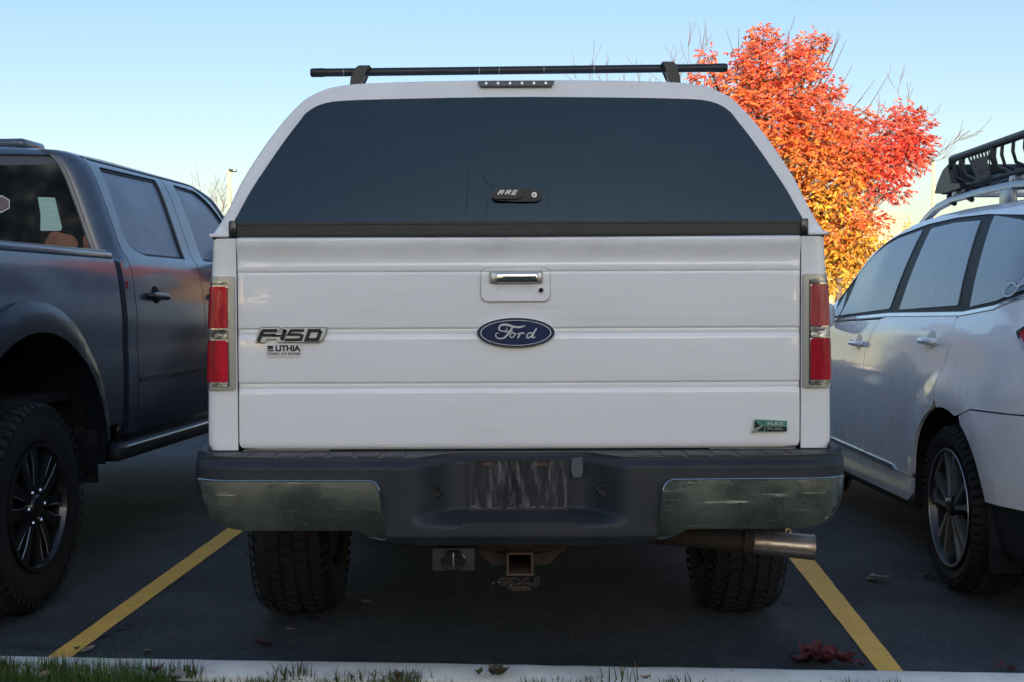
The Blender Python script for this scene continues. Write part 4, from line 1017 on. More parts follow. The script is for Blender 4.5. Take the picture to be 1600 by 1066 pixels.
sheet('plug_socket_cover', rpoly([(xb(82), zb(742)), (xb(84), zb(724)), (xb(101), zb(722)), (xb(102), zb(742)), (xb(99), zb(754)), (xb(86), zb(754))], .004), lambda x, z, off: (x, yr - off - .004, z), bezelm, bmp, off=.012, thick=.014).data.materials[0] = mat('grey_plastic', (.09, .10, .115), .5, noise=.2)
for sg in (1, -1):
    bm = bmesh.new(); xx = sg * xb(133.5); z = zb(772); yy = Yb(xx, z)
    r_ = tube(bm, [(xx, yy + .012, z), (xx, yy - .006, z), (xx, yy - .008, z), (xx, yy + .01, z)], [.020, .020, .016, .013], 18, caps=False); fin('hole_rim', bm, smoothblack, bmp)
    bm = bmesh.new(); tube(bm, [(xx, yy + .012, z), (xx, yy - .002, z)], [.013, .008], 12); fin('spare_winch_plug', bm, darkgap if sg < 0 else plastic, bmp)
# lower step ledge
led = sheet('lower_step', rpoly([(xb(-106), zb(834)), (xb(106), zb(834)), (xb(90), zb(817)), (xb(-90), zb(817))], .006), lambda x, z, off: (x, YBm + .012 - off, z), plastic, bmp, off=.012, thick=.02)
# ---- under the rear: hitch, socket box, chains, exhaust, axle
def ub(px, py, Y): return Vector((xq(px - 811, Y), Y - YT, zq(py, Y)))
hY = 3.84
bm = bmesh.new(); a = ub(790, 900, hY); b = ub(832, 864, hY); t_ = .0065
for (x0_, x1_, z0_, z1_) in ((a.x, b.x, a.z, a.z + t_), (a.x, b.x, b.z - t_, b.z), (a.x, a.x + t_, a.z + t_, b.z - t_), (b.x - t_, b.x, a.z + t_, b.z - t_)):
    box(bm, x0_, x1_, a.y, a.y + .30, z0_, z1_, .0012)
hit = fin('hitch_receiver', bm, rust, truck)
bm = bmesh.new()
for s, pts in ((1, [(832, 866), (880, 858), (858, 882), (832, 884)]), (-1, [(790, 866), (742, 858), (765, 882), (790, 884)])):
    q = [ub(x, y, hY + .06) for x, y in pts]; A_ = [bm.verts.new(v) for v in q]; B_ = [bm.verts.new(v + Vector((0, .05, 0))) for v in q]
    for i in range(4): bm.faces.new((A_[i], A_[(i + 1) % 4], B_[(i + 1) % 4], B_[i]))
    bm.faces.new(A_); bm.faces.new(B_)
p0, p1 = ub(735, 862, hY + .07), ub(885, 862, hY + .07); box(bm, p0.x, p1.x, p0.y, p0.y + .07, p0.z - .004, p0.z + .03, .006)
fin('hitch_crossbar', bm, darkrust, hit)
bm = bmesh.new()
for s in (-1, 1):                                          # safety chain loops
    for k in range(3):
        c = ub(811 + s * (8 + 9 * k), 908 + (k % 2) * 5, hY + .02)
        rx_ = Matrix.Rotation(k * 1.3 + s, 3, 'Y') @ Matrix.Rotation(k * .9 + .6, 3, 'Z')
        ring = [c + rx_ @ Vector((math.cos(t) * .008, math.sin(t * 1.0) * .004, math.sin(t) * .013)) for t in [2 * PI * i / 10 for i in range(11)]]
        tube(bm, ring, .0045, 6, caps=False)
c = ub(811, 918, hY + .02); box(bm, c.x - .028, c.x + .028, c.y, c.y + .02, c.z - .012, c.z + .006, .003)
fin('chain_loop', bm, darkrust, hit)
R4 = random.Random(8); bm = bmesh.new()
for k in range(9):                                          # bits of dead leaf caught in the loops
    c = ub(770 + k * 7, 912 + R4.uniform(-4, 8), hY + .015); w = R4.uniform(.004, .009)
    v_ = [bm.verts.new(c + Vector((R4.uniform(-1, 1) * w, R4.uniform(-.5, .5) * w, R4.uniform(-1, 1) * w * .9))) for _ in range(4)]
    bm.faces.new(v_)
fin('caught_leaf_bits', bm, mat('caught_leaf', (.16, .12, .09), .8), hit, smooth=False)['kind'] = 'stuff'
bm = bmesh.new(); a = ub(673, 892, hY); b = ub(740, 856, hY); box(bm, a.x, b.x, a.y, a.y + .04, a.z, b.z, .004)
sk_ = fin('trailer_socket', bm, mat('dusty_black_plastic', (.035, .042, .048), .55, noise=.4, nscale=20), truck)
bm = bmesh.new(); c = (a + b) / 2; R3 = (b.z - a.z) * .44
lathe_ = [[bm.verts.new((c.x + math.cos(t) * rr_ * 1.25, a.y - dy_, c.z + math.sin(t) * rr_)) for t in [2 * PI * i / 24 for i in range(24)]] for rr_, dy_ in ((R3, 0), (R3, .012), (R3 * .86, .014), (R3 * .84, .006))]
for p, q in zip(lathe_, lathe_[1:]):
    for i in range(24): bm.faces.new((p[i], p[(i + 1) % 24], q[(i + 1) % 24], q[i]))
bm.faces.new(lathe_[-1]); fin('socket_lid', bm, smoothblack, sk_)
bm = bmesh.new(); box(bm, c.x - .002, c.x + .002, a.y - .016, a.y - .006, c.z - R3 * .7, c.z + R3 * .7, .001); fin('lid_latch', bm, railm, sk_)
# exhaust: runs out behind the right rear tyre
eY = YT + .20
E0, E1, E2, E3, E4 = ub(1020, 838, eY + .05), ub(1085, 842, eY), ub(1172, 848, eY - .02), ub(1186, 849.5, eY - .02), ub(1273, 857.5, eY - .03)
E0.y -= 0; r1, r2 = .030, .041
bm = bmesh.new(); tube(bm, [Vector((.38, 1.9, .62)), Vector((.42, .9, .66)), E0, E1, E2, E3], [r1 * .9, r1 * .9, r1, r1 * 1.0, r1 * 1.05, r1], 20)
ex_o = fin('exhaust_pipe', bm, darkrust, truck)
bm = bmesh.new(); d = (E4 - E3); n_ = d.normalized()
rings = tube(bm, [E3 - n_ * .03, E3, E3 + d * .3, E3 + d * .97, E4, E4, E4 - n_ * .10], [r1 + .006, r1 + .008, r2 - .003, r2 - .001, r2, r2 - .003, r2 - .004], 28, caps=False)
bm.faces.new(rings[-1]); fin('exhaust_tip', bm, exh, ex_o)
bm = bmesh.new(); tube(bm, [E2 - n_ * .02, E2 + n_ * .012], r1 + .010, 16); fin('pipe_clamp', bm, darkrust, ex_o)
bm = bmesh.new(); box(bm, E1.x - .02, E1.x + .0, E1.y - .01, E1.y + .02, E1.z, E1.z + .10, .003); fin('pipe_hanger', bm, darkrust, ex_o)
# axle, differential, springs, shocks, spare wheel, tank
ya = 1.15
bm = bmesh.new(); tube(bm, [(-.72, ya, .40), (.72, ya, .40)], .042, 14); ax_o = fin('rear_axle', bm, underm, truck)
bm = bmesh.new(); bmesh.ops.create_uvsphere(bm, u_segments=20, v_segments=12, radius=.145)
for v in bm.verts: v.co = Vector((v.co.x, v.co.y * .8 + ya, v.co.z + .40))
fin('differential', bm, underm, ax_o)
for s in (-1, 1):
    bm = bmesh.new(); tube(bm, [(s * .52, ya - .55, .60), (s * .52, ya - .2, .50), (s * .52, ya, .47), (s * .52, ya + .3, .50), (s * .52, ya + .7, .60)], .02, 6); fin('leaf_spring', bm, underm, ax_o)
    bm = bmesh.new(); tube(bm, [(s * .45, ya - .10, .36), (s * .40, ya - .18, .75)], .024, 10); fin('shock_absorber', bm, underm, ax_o)
w0 = make_wheel(truck, (.9825 - .1375, ya, .407), 1, .407, .275, .225, 'plain', True)
copy_wheel(w0, truck, (-.845, ya, .407), -1)
for s in (-1, 1):
    w_ = copy_wheel(w0, truck, (s * .845, ya + 3.68, .407), s)
bm = bmesh.new(); box(bm, -.62, -.45, 2.3, 3.4, .36, .56, .04); fin('fuel_tank', bm, underm, truck)
sp_ = bmesh.new(); lathe(sp_, [(-.10, .20), (-.11, .30), (-.09, .37), (0, .385), (.09, .37), (.11, .30), (.10, .20)], 40, close=True)
o = fin('spare_tyre', sp_, tyrem, truck); o.rotation_euler = (0, PI / 2, 0); o.location = (0, .60, .70)

# ================================================================== 2. the dark pickup on the left
TH = .085
P0 = Vector((-1.855, 5.0, 0)); RL = Vector((math.cos(TH), -math.sin(TH), 0))
loc = P0 - RL * 1.0
dark = thing('pickup_truck', 'dark blue crew cab pickup with black wheels parked at the left of the white pickup', 'pickup truck', loc, -TH)
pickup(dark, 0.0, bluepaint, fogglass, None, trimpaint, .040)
wL = make_wheel(dark, (1.0 - .15, 0, .42), 1, .42, .30, .247, 'truck', True)
copy_wheel(wL, dark, (-.85, 0, .42), -1)
for s in (-1, 1): copy_wheel(wL, dark, (s * .85, 3.70, .42), s)
for s in (-1, 1):                                          # bed rail caps
    bm = bmesh.new(); a_, b_ = sorted((s * .835, s * .922)); box(bm, a_, b_, -1.12, .96, 1.415, 1.455, .016, 3); fin('bed_rail', bm, bluepaint, dark)
    bm = bmesh.new(); a_, b_ = sorted((s * .865, s * .895)); box(bm, a_, b_, -1.10, .94, 1.452, 1.462, .004); fin('rail_cover', bm, smoothblack, dark)
bm = bmesh.new(); box(bm, -.90, .90, -1.16, -1.10, .70, 1.44, .02); fin('tailgate', bm, bluepaint, dark)
bm = bmesh.new(); box(bm, -.95, .95, -1.38, -1.12, .55, .74, .05); fin('rear_bumper', bm, smoothblack, dark)
bm = bmesh.new(); box(bm, -.83, .83, .92, .955, .84, 1.44); fin('bed_front_wall', bm, bluepaint, dark)
for s in (-1, 1):
    bm = bmesh.new(); a_, b_ = sorted((s * .84, s * .935)); box(bm, a_, b_, -1.165, -1.0, .95, 1.38, .02); fin('taillight', bm, redl, dark)
# cab back wall with rear window
Pcb = lambda x, z, off: (x, 1.055 - off + .10 * (1 - math.sqrt(max(0, 1 - max(0, (abs(x) - (Wt(z) - .16)) / .17)**2))) * .0 + .015 * ((z - 1.45) / .5), z)
hw = lambda z: Wt(z) - .095
cabb = [(hw(z), z) for z in (1.30, 1.42, 1.48, 1.6, 1.75, 1.86, 1.92)] + [(hw(1.93) - .03, 1.935)]
sheet('cab_back', cabb + [(-a, b) for a, b in cabb[::-1]], Pcb, bluepaint, dark, ca=frange(-.8, .8, .2), cb=frange(1.3, 1.9, .1))
def on_cab(px, py):
    d = ray(px, py); O = Vector((0, 0, CAM_H)); h_ = Vector((math.sin(TH), math.cos(TH), 0))
    t = ((loc + h_ * 1.055) - O).dot(h_) / d.dot(h_); p = O + d * t - loc
    return p.dot(RL), p.z
gp = [on_cab(96, 251), on_cab(122, 318), on_cab(149, 388)]
gl = [(gp[2][0], 1.44), gp[2], gp[1], gp[0], (gp[0][0] - .03, 1.875)]
glp = rpoly(gl + [(-a, b) for a, b in gl[::-1]], .03)
rwn = sheet('rear_window', glp, Pcb, rearglass, dark, off=.008, thick=.008, ca=frange(-.7, .7, .15), cb=frange(1.4, 1.9, .1))
print('cabwin', gl)
def cabq(l): return [on_cab(*p) for p in l]
sheet('paper_sheet', rpoly(cabq([(59, 308), (86, 309), (98, 357), (95, 361), (64, 361), (64, 335)]), .006), Pcb, paperm, rwn, off=.0095, thick=.0012)
sheet('seat_back', crom(cabq([(76, 369), (84, 362), (100, 365), (118, 371), (120, 387), (74, 385)]), 3, True), Pcb, leatherm, rwn, off=.0092, thick=.001)
sheet('seat_back', crom(cabq([(131, 370), (138, 368), (146, 388), (133, 388)]), 3, True), Pcb, leatherm, rwn, off=.0092, thick=.001)
hexp = cabq([(-12, 313), (3, 306), (15, 313), (15, 325), (3, 332), (-12, 326)])
hx_ = sheet('hexagon_sticker', hexp, Pcb, stickm, rwn, off=.0095, thick=.001)
bm = bmesh.new(); hh = hexp + [hexp[0]]; ribbon(bm, hh, .004, Pcb, .0105, .0005); fin('sticker_border', bm, bezelm, hx_, smooth=False) if False else fin('sticker_border', bm, decalwhite, rwn, smooth=False)
# roof antenna pod
bm = bmesh.new(); box(bm, .215, .385, 1.20, 1.44, 1.97, 2.022, .022, 3); fin('roof_antenna', bm, bluepaint, dark)
# fender badge, marker, sill strip
bm = bmesh.new(); box(bm, .938, .950, 1.058, 1.066, 1.285, 1.32); fin('marker_sticker', bm, redl, dark)
sheet('door_trim_strip', [(1.17, .835), (3.2, .835), (3.2, .86), (1.17, .86)], lambda u, z, off: (Wt(z) + off, u, z), smoothblack, dark, off=.006, thick=.008, ca=frange(1.2, 3.2, .2))

# ================================================================== 3. the silver-white wagon on the right
LS = Vector((2.71, 5.32, 0))
suv = thing('station_wagon', 'pearl silver crossover wagon with a black roof basket, right of the white pickup', 'car', LS)
Ws0 = hermite([(.18, .80), (.28, .852), (.40, .868), (.55, .882), (.72, .890), (.85, .888), (.97, .874), (1.02, .868), (1.06, .862), (1.10, .850), (1.16, .826), (1.3, .782), (1.45, .726), (1.56, .676), (1.62, .630), (1.66, .560)])
def Ws(u, z):
    w = Ws0(z)
    for cu_ in (0.0, 2.64):
        d = math.hypot(u - cu_, (z - .36)); w += .016 * sstep(.60, .47, d) * sstep(.2, .5, z)
    if u < -.35: w -= .16 * ((-.35 - u) / .55)**2
    if u > 2.7: w -= .20 * ((u - 2.7) / .85)**2
    if z > 1.1 and u > 1.5: w -= .05 * (u - 1.5) * sstep(1.1, 1.3, z)
    return w
su_u = frange(-.9, 3.6, .10); su_z = [.25, .3, .36, .42, .5, .58, .66, .72, .78, .84, .9, .95, 1.0, 1.04, 1.08, 1.12, 1.16, 1.22, 1.3, 1.38, 1.45, 1.5, 1.54, 1.57, 1.59, 1.61, 1.63, 1.645]
Arc = lambda cx, cz, ru, rz, a0, a1, n=20: [(cx + ru * math.cos(math.radians(a0 + (a1 - a0) * k / n)), cz + rz * math.sin(math.radians(a0 + (a1 - a0) * k / n))) for k in range(n + 1)]
roofl = [(-.80, 1.45), (-.74, 1.52), (-.6, 1.575), (-.35, 1.60), (.1, 1.622), (.5, 1.632), (.8, 1.628), (1.1, 1.612), (1.36, 1.575), (1.70, 1.490), (2.0, 1.355), (2.26, 1.205), (2.42, 1.10)]
roofs = crom(roofl, 4)
kws = dict(ca=su_u, cb=su_z)
for sg in (-1, 1):
    P = lambda u, z, off: (sg * (Ws(u, z) + off), u, z)
    ra = Arc(0.045, .36, .455, .405, 186, -6); fa = Arc(2.62, .36, .43, .40, 186, -6)
    qp = [(-.60, .445), (ra[0][0], .43)] + ra[1:-1][:14] 
    rear_arch_front = [p for p in ra if p[0] > .10]
    # quarter panel (behind the rear door, above the arch)
    quarter = [p for p in ra if p[1] > .77 - .001 or p[0] < .12 and p[0] > -.272 and p[1] > .70]
    s1 = [(.150, .875), (.10, .93), (.083, .985), (.078, 1.06), (.074, 1.135)]
    aback = [p for p in ra if p[0] <= .14 and p[0] >= -.272]
    q = [(-.272, .785), (-.158, .752)] + [p for p in ra if -.150 < p[0] < .142] + [(.146, .80), (.150, .872)] + s1[1:] + [(.034, 1.160), (-.30, 1.188), (-.56, 1.240), (-.80, 1.30), (-.87, 1.1), (-.875, .80)]
    sheet('rear_quarter', q, P, suvpaint, suv, thick=.016, **kws)
    # bumper corner
    q = [(-.398, .436)] + [p for p in ra if p[0] <= -.155 and p[1] > .44] + [(-.160, .746), (-.274, .779), (-.868, .794), (-.89, .60), (-.87, .44)]
    bc = sheet('rear_bumper_side', q, P, suvpaint, suv, off=.001, thick=.016, **kws)
    sheet('bumper_skirt', [(-.395, .432), (-.87, .436), (-.85, .25), (-.40, .25)], P, plastic, suv, off=-.02, thick=.03, **kws)
    # rear door
    fr = [p for p in ra if p[0] > .145][::1]
    q = [(1.345, .405), (1.335, .66), (1.312, .975), (1.168, 1.118), (.965, 1.143), (.082, 1.158), (.082, 1.06), (.091, .985), (.108, .93), (.158, .872), (.154, .785)] + fr[:-3] + [(.502, .425), (.56, .400)]
    sheet('rear_door', q, P, suvpaint, suv, thick=.016, **kws)
    fd = [(1.353, .405), (2.16, .405), (2.20, .80), (2.17, 1.085), (1.175, 1.116), (1.320, .975), (1.343, .66)]
    sheet('front_door', fd, P, suvpaint, suv, thick=.016, **kws)
    q = [(2.168, .30), (2.19, .36)] + fa[1:-1] + [(3.06, .34), (3.40, .30), (3.52, .50), (3.50, .78), (3.30, .86), (2.6, .98), (2.178, 1.083), (2.208, .80), (2.168, .405)]
    sheet('front_fender', q, P, suvpaint, suv, thick=.016, **kws)
    # greenhouse frame with the window openings cut
    topw = [(2.234, 1.216), (2.05, 1.335), (1.821, 1.465), (1.60, 1.522), (1.379, 1.556), (.994, 1.588), (.6, 1.595), (.198, 1.584), (-.24, 1.552), (-.50, 1.50), (-.66, 1.38), (-.60, 1.262), (-.551, 1.243), (-.293, 1.194), (.041, 1.166), (1.074, 1.151), (2.10, 1.108)]
    frame = roofs + [(2.30, 1.086), (2.17, 1.088), (1.1, 1.128), (.08, 1.146), (-.30, 1.176), (-.56, 1.226), (-.84, 1.29)]
    sheet('window_frame', frame, P, suvpaint, suv, holes=[topw[::-1]], thick=.012, **kws)
    sheet('window_surround', [(c_[0] * 1.0, c_[1]) for c_ in topw], P, surround, suv, off=-.006, thick=.006, **kws)
    gw = {'front_quarter_window': [(2.16, 1.125), (2.12, 1.27), (2.02, 1.17), (2.015, 1.125)],
          'front_door_window': [(1.99, 1.128), (1.98, 1.36), (1.821, 1.445), (1.60, 1.503), (1.379, 1.538), (1.03, 1.562), (1.09, 1.172), (1.3, 1.162)],
          'rear_door_window': [(.928, 1.168), (.900, 1.562), (.6, 1.570), (.245, 1.560), (.130, 1.192)],
          'cargo_window': [(-.02, 1.186), (.105, 1.572), (-.24, 1.532), (-.46, 1.486), (-.60, 1.38), (-.54, 1.262), (-.293, 1.212)]}
    for nm, pq in gw.items():
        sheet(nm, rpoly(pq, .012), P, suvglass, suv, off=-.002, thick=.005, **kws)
    belt = [(2.2, 1.092), (1.074, 1.134), (.04, 1.150), (-.293, 1.178), (-.56, 1.229)]
    bt = [(a, b + .013) for a, b in belt[::-1]]
    sheet('belt_trim', belt + bt, P, chrome, suv, off=.005, thick=.01, **kws)
    # sill
    sheet('sill_panel', [(.50, .395), (.56, .398), (2.17, .398), (2.17, .25), (.70, .27), (.56, .33)], P, suvpaint, suv, off=-.004, thick=.03, **kws)
    sheet('sill_lower', [(.56, .30), (2.17, .26), (2.17, .20), (.7, .21)], P, plastic, suv, off=-.03, thick=.03, **kws)
    sheet('sill_chrome', [(.80, .398), (1.338, .402), (1.338, .424), (.84, .420)], P, chrome, suv, off=.008, thick=.01, **kws)
    sheet('sill_chrome', [(1.354, .402), (2.12, .404), (2.12, .426), (1.354, .424)], P, chrome, suv, off=.008, thick=.01, **kws)
    # backing behind seams
    sheet('seam_backing', [(-.30, .80), (-.30, 1.15), (2.2, 1.06), (2.2, .45), (.62, .45), (.50, .70), (.2, .82)], P, darkgap, suv, off=-.018, **kws)
    # handles
    for uh, zh in ((1.46, .988), (.31, 1.035)):
        bm = bmesh.new(); X = sg * (Ws(uh, zh) + .020)
        tube(bm, [(X - sg * .018, uh - .10, zh - .001), (X, uh - .085, zh), (X + sg * .006, uh, zh), (X, uh + .085, zh), (X - sg * .018, uh + .10, zh)], [.012, .016, .016, .016, .012], 10)
        hn = fin('door_handle', bm, suvpaint, suv)
        cp = [(uh + .06 * math.cos(t), zh + .005 + .042 * math.sin(t)) for t in [2 * PI * k / 16 for k in range(16)]]
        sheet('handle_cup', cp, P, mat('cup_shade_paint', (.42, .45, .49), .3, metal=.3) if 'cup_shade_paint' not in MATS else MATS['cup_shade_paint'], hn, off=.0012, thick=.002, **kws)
    # taillight
    tl = [(-.555, 1.098), (-.62, 1.135), (-.90, 1.20), (-.90, .93), (-.72, .955), (-.64, 1.02)]
    tlo = sheet('taillight', tl, P, chrome, suv, off=.006, thick=.02, **kws)
    sheet('red_lens', [(-.59, 1.095), (-.64, 1.12), (-.88, 1.18), (-.88, .95), (-.73, .975), (-.66, 1.03)], P, redl, tlo, off=.014, thick=.01, **kws)
    # mud flap
    bm = bmesh.new(); a_, b_ = sorted((sg * .60, sg * .872)); box(bm, a_, b_, -.405, -.39, .155, .48, .006); fin('mud_flap', bm, flapm, suv)
    # arch liner
    for cx0, rr_ in ((.045, .45), (2.62, .43)):
        bm = bmesh.new(); a_, b_ = sorted((sg * .45, sg * .875))
        r1_ = [[bm.verts.new((x, cx0 + rr_ * math.cos(math.radians(t)), .36 + rr_ * .9 * math.sin(math.radians(t)))) for t in range(-10, 191, 10)] for x in (a_, b_)]
        for i in range(len(r1_[0]) - 1): bm.faces.new((r1_[0][i], r1_[0][i + 1], r1_[1][i + 1], r1_[1][i]))
        bm.faces.new(r1_[0] if sg > 0 else r1_[1]); fin('wheel_well', bm, underm, suv)
    bm = bmesh.new(); a_, b_ = sorted((sg * .86, sg * 1.02)); box(bm, a_, b_, 1.98, 2.10, 1.06, 1.20, .035, 3); fin('side_mirror', bm, suvpaint, suv)
# top: roof, windscreen, bonnet, tail
def strip_s(nm, st_, m, n=14, pw=2.2):
    bm = bmesh.new(); rows = [[bm.verts.new((hw_ * t, u, ze + cr * (1 - abs(t)**pw))) for t in [-1 + 2 * k / n for k in range(n + 1)]] for (u, ze, hw_, cr) in st_]
    for a, b in zip(rows, rows[1:]):
        for k in range(n): bm.faces.new((a[k], a[k + 1], b[k + 1], b[k]))
    return fin(nm, bm, m, suv)
strip_s('roof', [(u, z, Ws(u, z), .055) for u, z in roofs if u < 1.30], suvpaint)
strip_s('windscreen', [(u, z, Ws(u, z), .055 + .02 * max(0, u - 1.3)) for u, z in roofs if u > 1.24], rearglass)
strip_s('bonnet', [(2.36, 1.09, .80, .03), (2.6, 1.0, .80, .10), (3.0, .93, .76, .12), (3.35, .86, .68, .09), (3.50, .78, .63, .03), (3.55, .60, .60, .0)], suvpaint)
strip_s('tailgate', [(-.80, 1.45, .62, .05), (-.84, 1.30, .70, .02), (-.90, 1.1, .76, 0), (-.91, .8, .78, 0)], suvpaint)
bm = bmesh.new(); box(bm, -.56, .56, -.87, -.84, 1.14, 1.44, .01); fin('rear_glass', bm, rearglass, suv)
bm = bmesh.new(); box(bm, -.80, .80, -.96, -.80, .30, .79, .05, 3); fin('rear_bumper', bm, suvpaint, suv)
bm = bmesh.new(); box(bm, -.74, .74, 3.45, 3.58, .25, .78, .05, 3); fin('front_bumper', bm, suvpaint, suv)
bm = bmesh.new(); box(bm, -.80, .80, -.80, 3.4, .22, .30); box(bm, -.75, .75, .55, 2.1, .30, .42); fin('underbody', bm, underm, suv, smooth=False)
bm = bmesh.new(); box(bm, -.70, .70, -.3, 1.9, .42, 1.10); fin('cabin_interior', bm, innerm, suv, smooth=False)
# badge scribble on the cargo window
Pg = lambda u, z, off: (-(Ws(u, z) + off), u, z)
bm = bmesh.new()
def son(px, py):
    d = ray(px, py); w = 0.0
    for _ in range(14):
        t = (1.82 + w) / d.x; z = CAM_H + t * d.z; u = t * d.y - 5.32; w = .5 * w + .5 * (.89 - Ws(u, z))
    return u, z
sc = crom([son(*p) for p in [(1604, 441), (1592, 449), (1584, 460), (1573, 463), (1569, 456), (1574, 446), (1584, 442), (1591, 447), (1599, 440), (1604, 434)]], 4)
ribbon(bm, sc, .006, Pg, .0055, .001); fin('window_sticker', bm, decalwhite, suv, smooth=False)
# wheels
wS = make_wheel(suv, (-.89 + .112, 0, .35), -1, .352, .225, .245, 'wagon', True)
copy_wheel(wS, suv, (.778, 0, .35), 1)
for s in (-1, 1): copy_wheel(wS, suv, (s * .778, 2.62, .35), s)
# roof rails
for sg in (-1, 1):
    X = .605; bm = bmesh.new()
    pts = [(1.34, 1.60), (1.22, 1.635), (1.05, 1.672), (.80, 1.694), (.4, 1.702), (0, 1.698), (-.35, 1.672), (-.48, 1.63), (-.54, 1.60)]
    rows = []
    for i, (u, z) in enumerate(pts):
        x = sg * (X - (.05 * max(0, u - .9))); hw_, hh_ = .016, .015
        rows.append([bm.verts.new((x + a * hw_, u, z + b * hh_)) for a, b in ((-1, -1), (1, -1), (1, .6), (.6, 1), (-.6, 1), (-1, .6))])
    for a, b in zip(rows, rows[1:]):
        for k in range(6): bm.faces.new((a[k], a[(k + 1) % 6], b[(k + 1) % 6], b[k]))
    bm.faces.new(rows[0]); bm.faces.new(rows[-1]); rail = fin('roof_rail', bm, railm, suv, angle=60)
    for u, w_, z1_ in ((.12, .07, 1.69), (-.46, .05, 1.64)):
        bm = bmesh.new(); x = sg * X; box(bm, x - .014, x + .014, u - w_, u + w_, 1.60, z1_, .008)
        fin('rail_foot', bm, railm, rail)
# roof basket: tapered tray with curved side bars and a perforated panel
bk = None
def bpt(x, u, z): return Vector((x, u, z))
bm = bmesh.new()
XB, U0, U1, ZB, ZT_ = .615, .98, -.62, 1.745, 1.885
top_loop = [(-XB - .03, .70), (-XB - .03, -.55), (-XB + .05, -.66), (XB - .05, -.66), (XB + .03, -.55), (XB + .03, .70), (XB - .02, .86), (-XB + .02, .86)]
def loopz(u): return ZT_ - .012 * max(0, u) / .7 if u < .75 else ZT_ - .06
tl_ = [bpt(x, u, loopz(u)) for x, u in top_loop]
tube(bm, tl_ + [tl_[0]], .017, 10, caps=False)
bl_ = [bpt(x * .93, u * 1.02 + (.12 if u > .7 else 0), ZB) for x, u in top_loop]
tube(bm, bl_ + [bl_[0]], .015, 10, caps=False)
bk = fin('roof_basket', bm, rackblk, suv)
bm = bmesh.new()
for k in range(7): x = -XB * .8 + k * XB * 1.6 / 6; tube(bm, [(x, .86, ZB), (x, -.64, ZB)], .011, 8)
for u in (.8, .45, .1, -.25, -.55): tube(bm, [(-XB * .92, u, ZB - .014), (XB * .92, u, ZB - .014)], .013, 8)
fin('floor_bar', bm, rackblk, bk)
for s in (-1, 1):
    for u in (.66, .56, .18, .08, -.04, -.16, -.30, -.50):
        bm = bmesh.new(); x0_, x1_ = s * (XB + .03), s * XB * .9
        tube(bm, crom3 if False else [(x0_, u, ZT_), (x0_ + s * .004, u, ZT_ - .06), (x0_ - s * .01, u, ZB + .035), (x1_, u, ZB)], .015 if u in (.56, .18, -.30) else .008, 8); fin('side_bar', bm, rackblk, bk)
    # perforated panel
    holes = []
    for r_ in range(3):
        for c_ in range(6 - r_):
            cu2, cz2 = .26 + r_ * .014 + c_ * .040, ZT_ - .034 - r_ * .032 * 1.15
            if r_ == 1 and 1 <= c_ <= 3: continue
            holes.append([(cu2 + .014 * math.cos(t), cz2 + .012 * math.sin(t)) for t in [PI / 6 + PI / 3 * k for k in range(6)]])
    sheet('side_panel', [(.235, ZT_ - .012), (.50, ZT_ - .012), (.45, ZB + .02), (.43, ZB + .005), (.30, ZB + .005), (.28, ZB + .02)], lambda u, z, off: (s * (XB + .034 - (ZT_ - z) * .25 + off), u, z), mat('rack_grey', (.055, .062, .07), .45) if 'rack_grey' not in MATS else MATS['rack_grey'], bk, holes=holes, off=.004, thick=.005, smooth=False)
# front wind deflector of the basket
bm = bmesh.new()
q = [[bm.verts.new((x, u, z)) for x in frange(-XB * .98, XB * .98, .1)] for u, z in ((.98, 1.738), (.92, 1.79), (.83, 1.842), (.76, 1.856))]
for a, b in zip(q, q[1:]):
    for k in range(len(a) - 1): bm.faces.new((a[k], a[k + 1], b[k + 1], b[k]))
r_ = bmesh.ops.extrude_face_region(bm, geom=bm.faces[:])
for v in r_['geom']:
    if isinstance(v, bmesh.types.BMVert): v.co += Vector((0, -.012, -.008))
fin('wind_deflector', bm, rackblk, bk)
for s in (-1, 1):                                           # solid front corner of the tray
    bm = bmesh.new(); pts = [(.985, 1.736), (.80, 1.728), (.62, 1.732), (.62, 1.752), (.74, 1.765), (.775, 1.825), (.78, 1.86), (.86, 1.838), (.93, 1.79)]
    A_ = [bm.verts.new((s * (XB + .02), u, z)) for u, z in pts]; B_ = [bm.verts.new((s * (XB - .01), u, z)) for u, z in pts]
    for i in range(len(pts)): bm.faces.new((A_[i], A_[(i + 1) % len(pts)], B_[(i + 1) % len(pts)], B_[i]))
    bm.faces.new(A_); bm.faces.new(B_); fin('tray_corner', bm, rackblk, bk)
    for u in (.85, .62):
        bm = bmesh.new(); tube(bm, [(s * .60, u, 1.715), (s * .60, u - .02, 1.69), (s * .60, u - .06, 1.672)], [.02, .018, .012], 8); fin('clamp', bm, rackblk, bk)
bm = bmesh.new(); box(bm, -.62, .62, .02, .08, 1.70, 1.735, .006); fin('cross_bar', bm, railm, bk)
bm = bmesh.new(); box(bm, -.62, .62, .72, .78, 1.70, 1.735, .006); fin('cross_bar', bm, railm, bk)

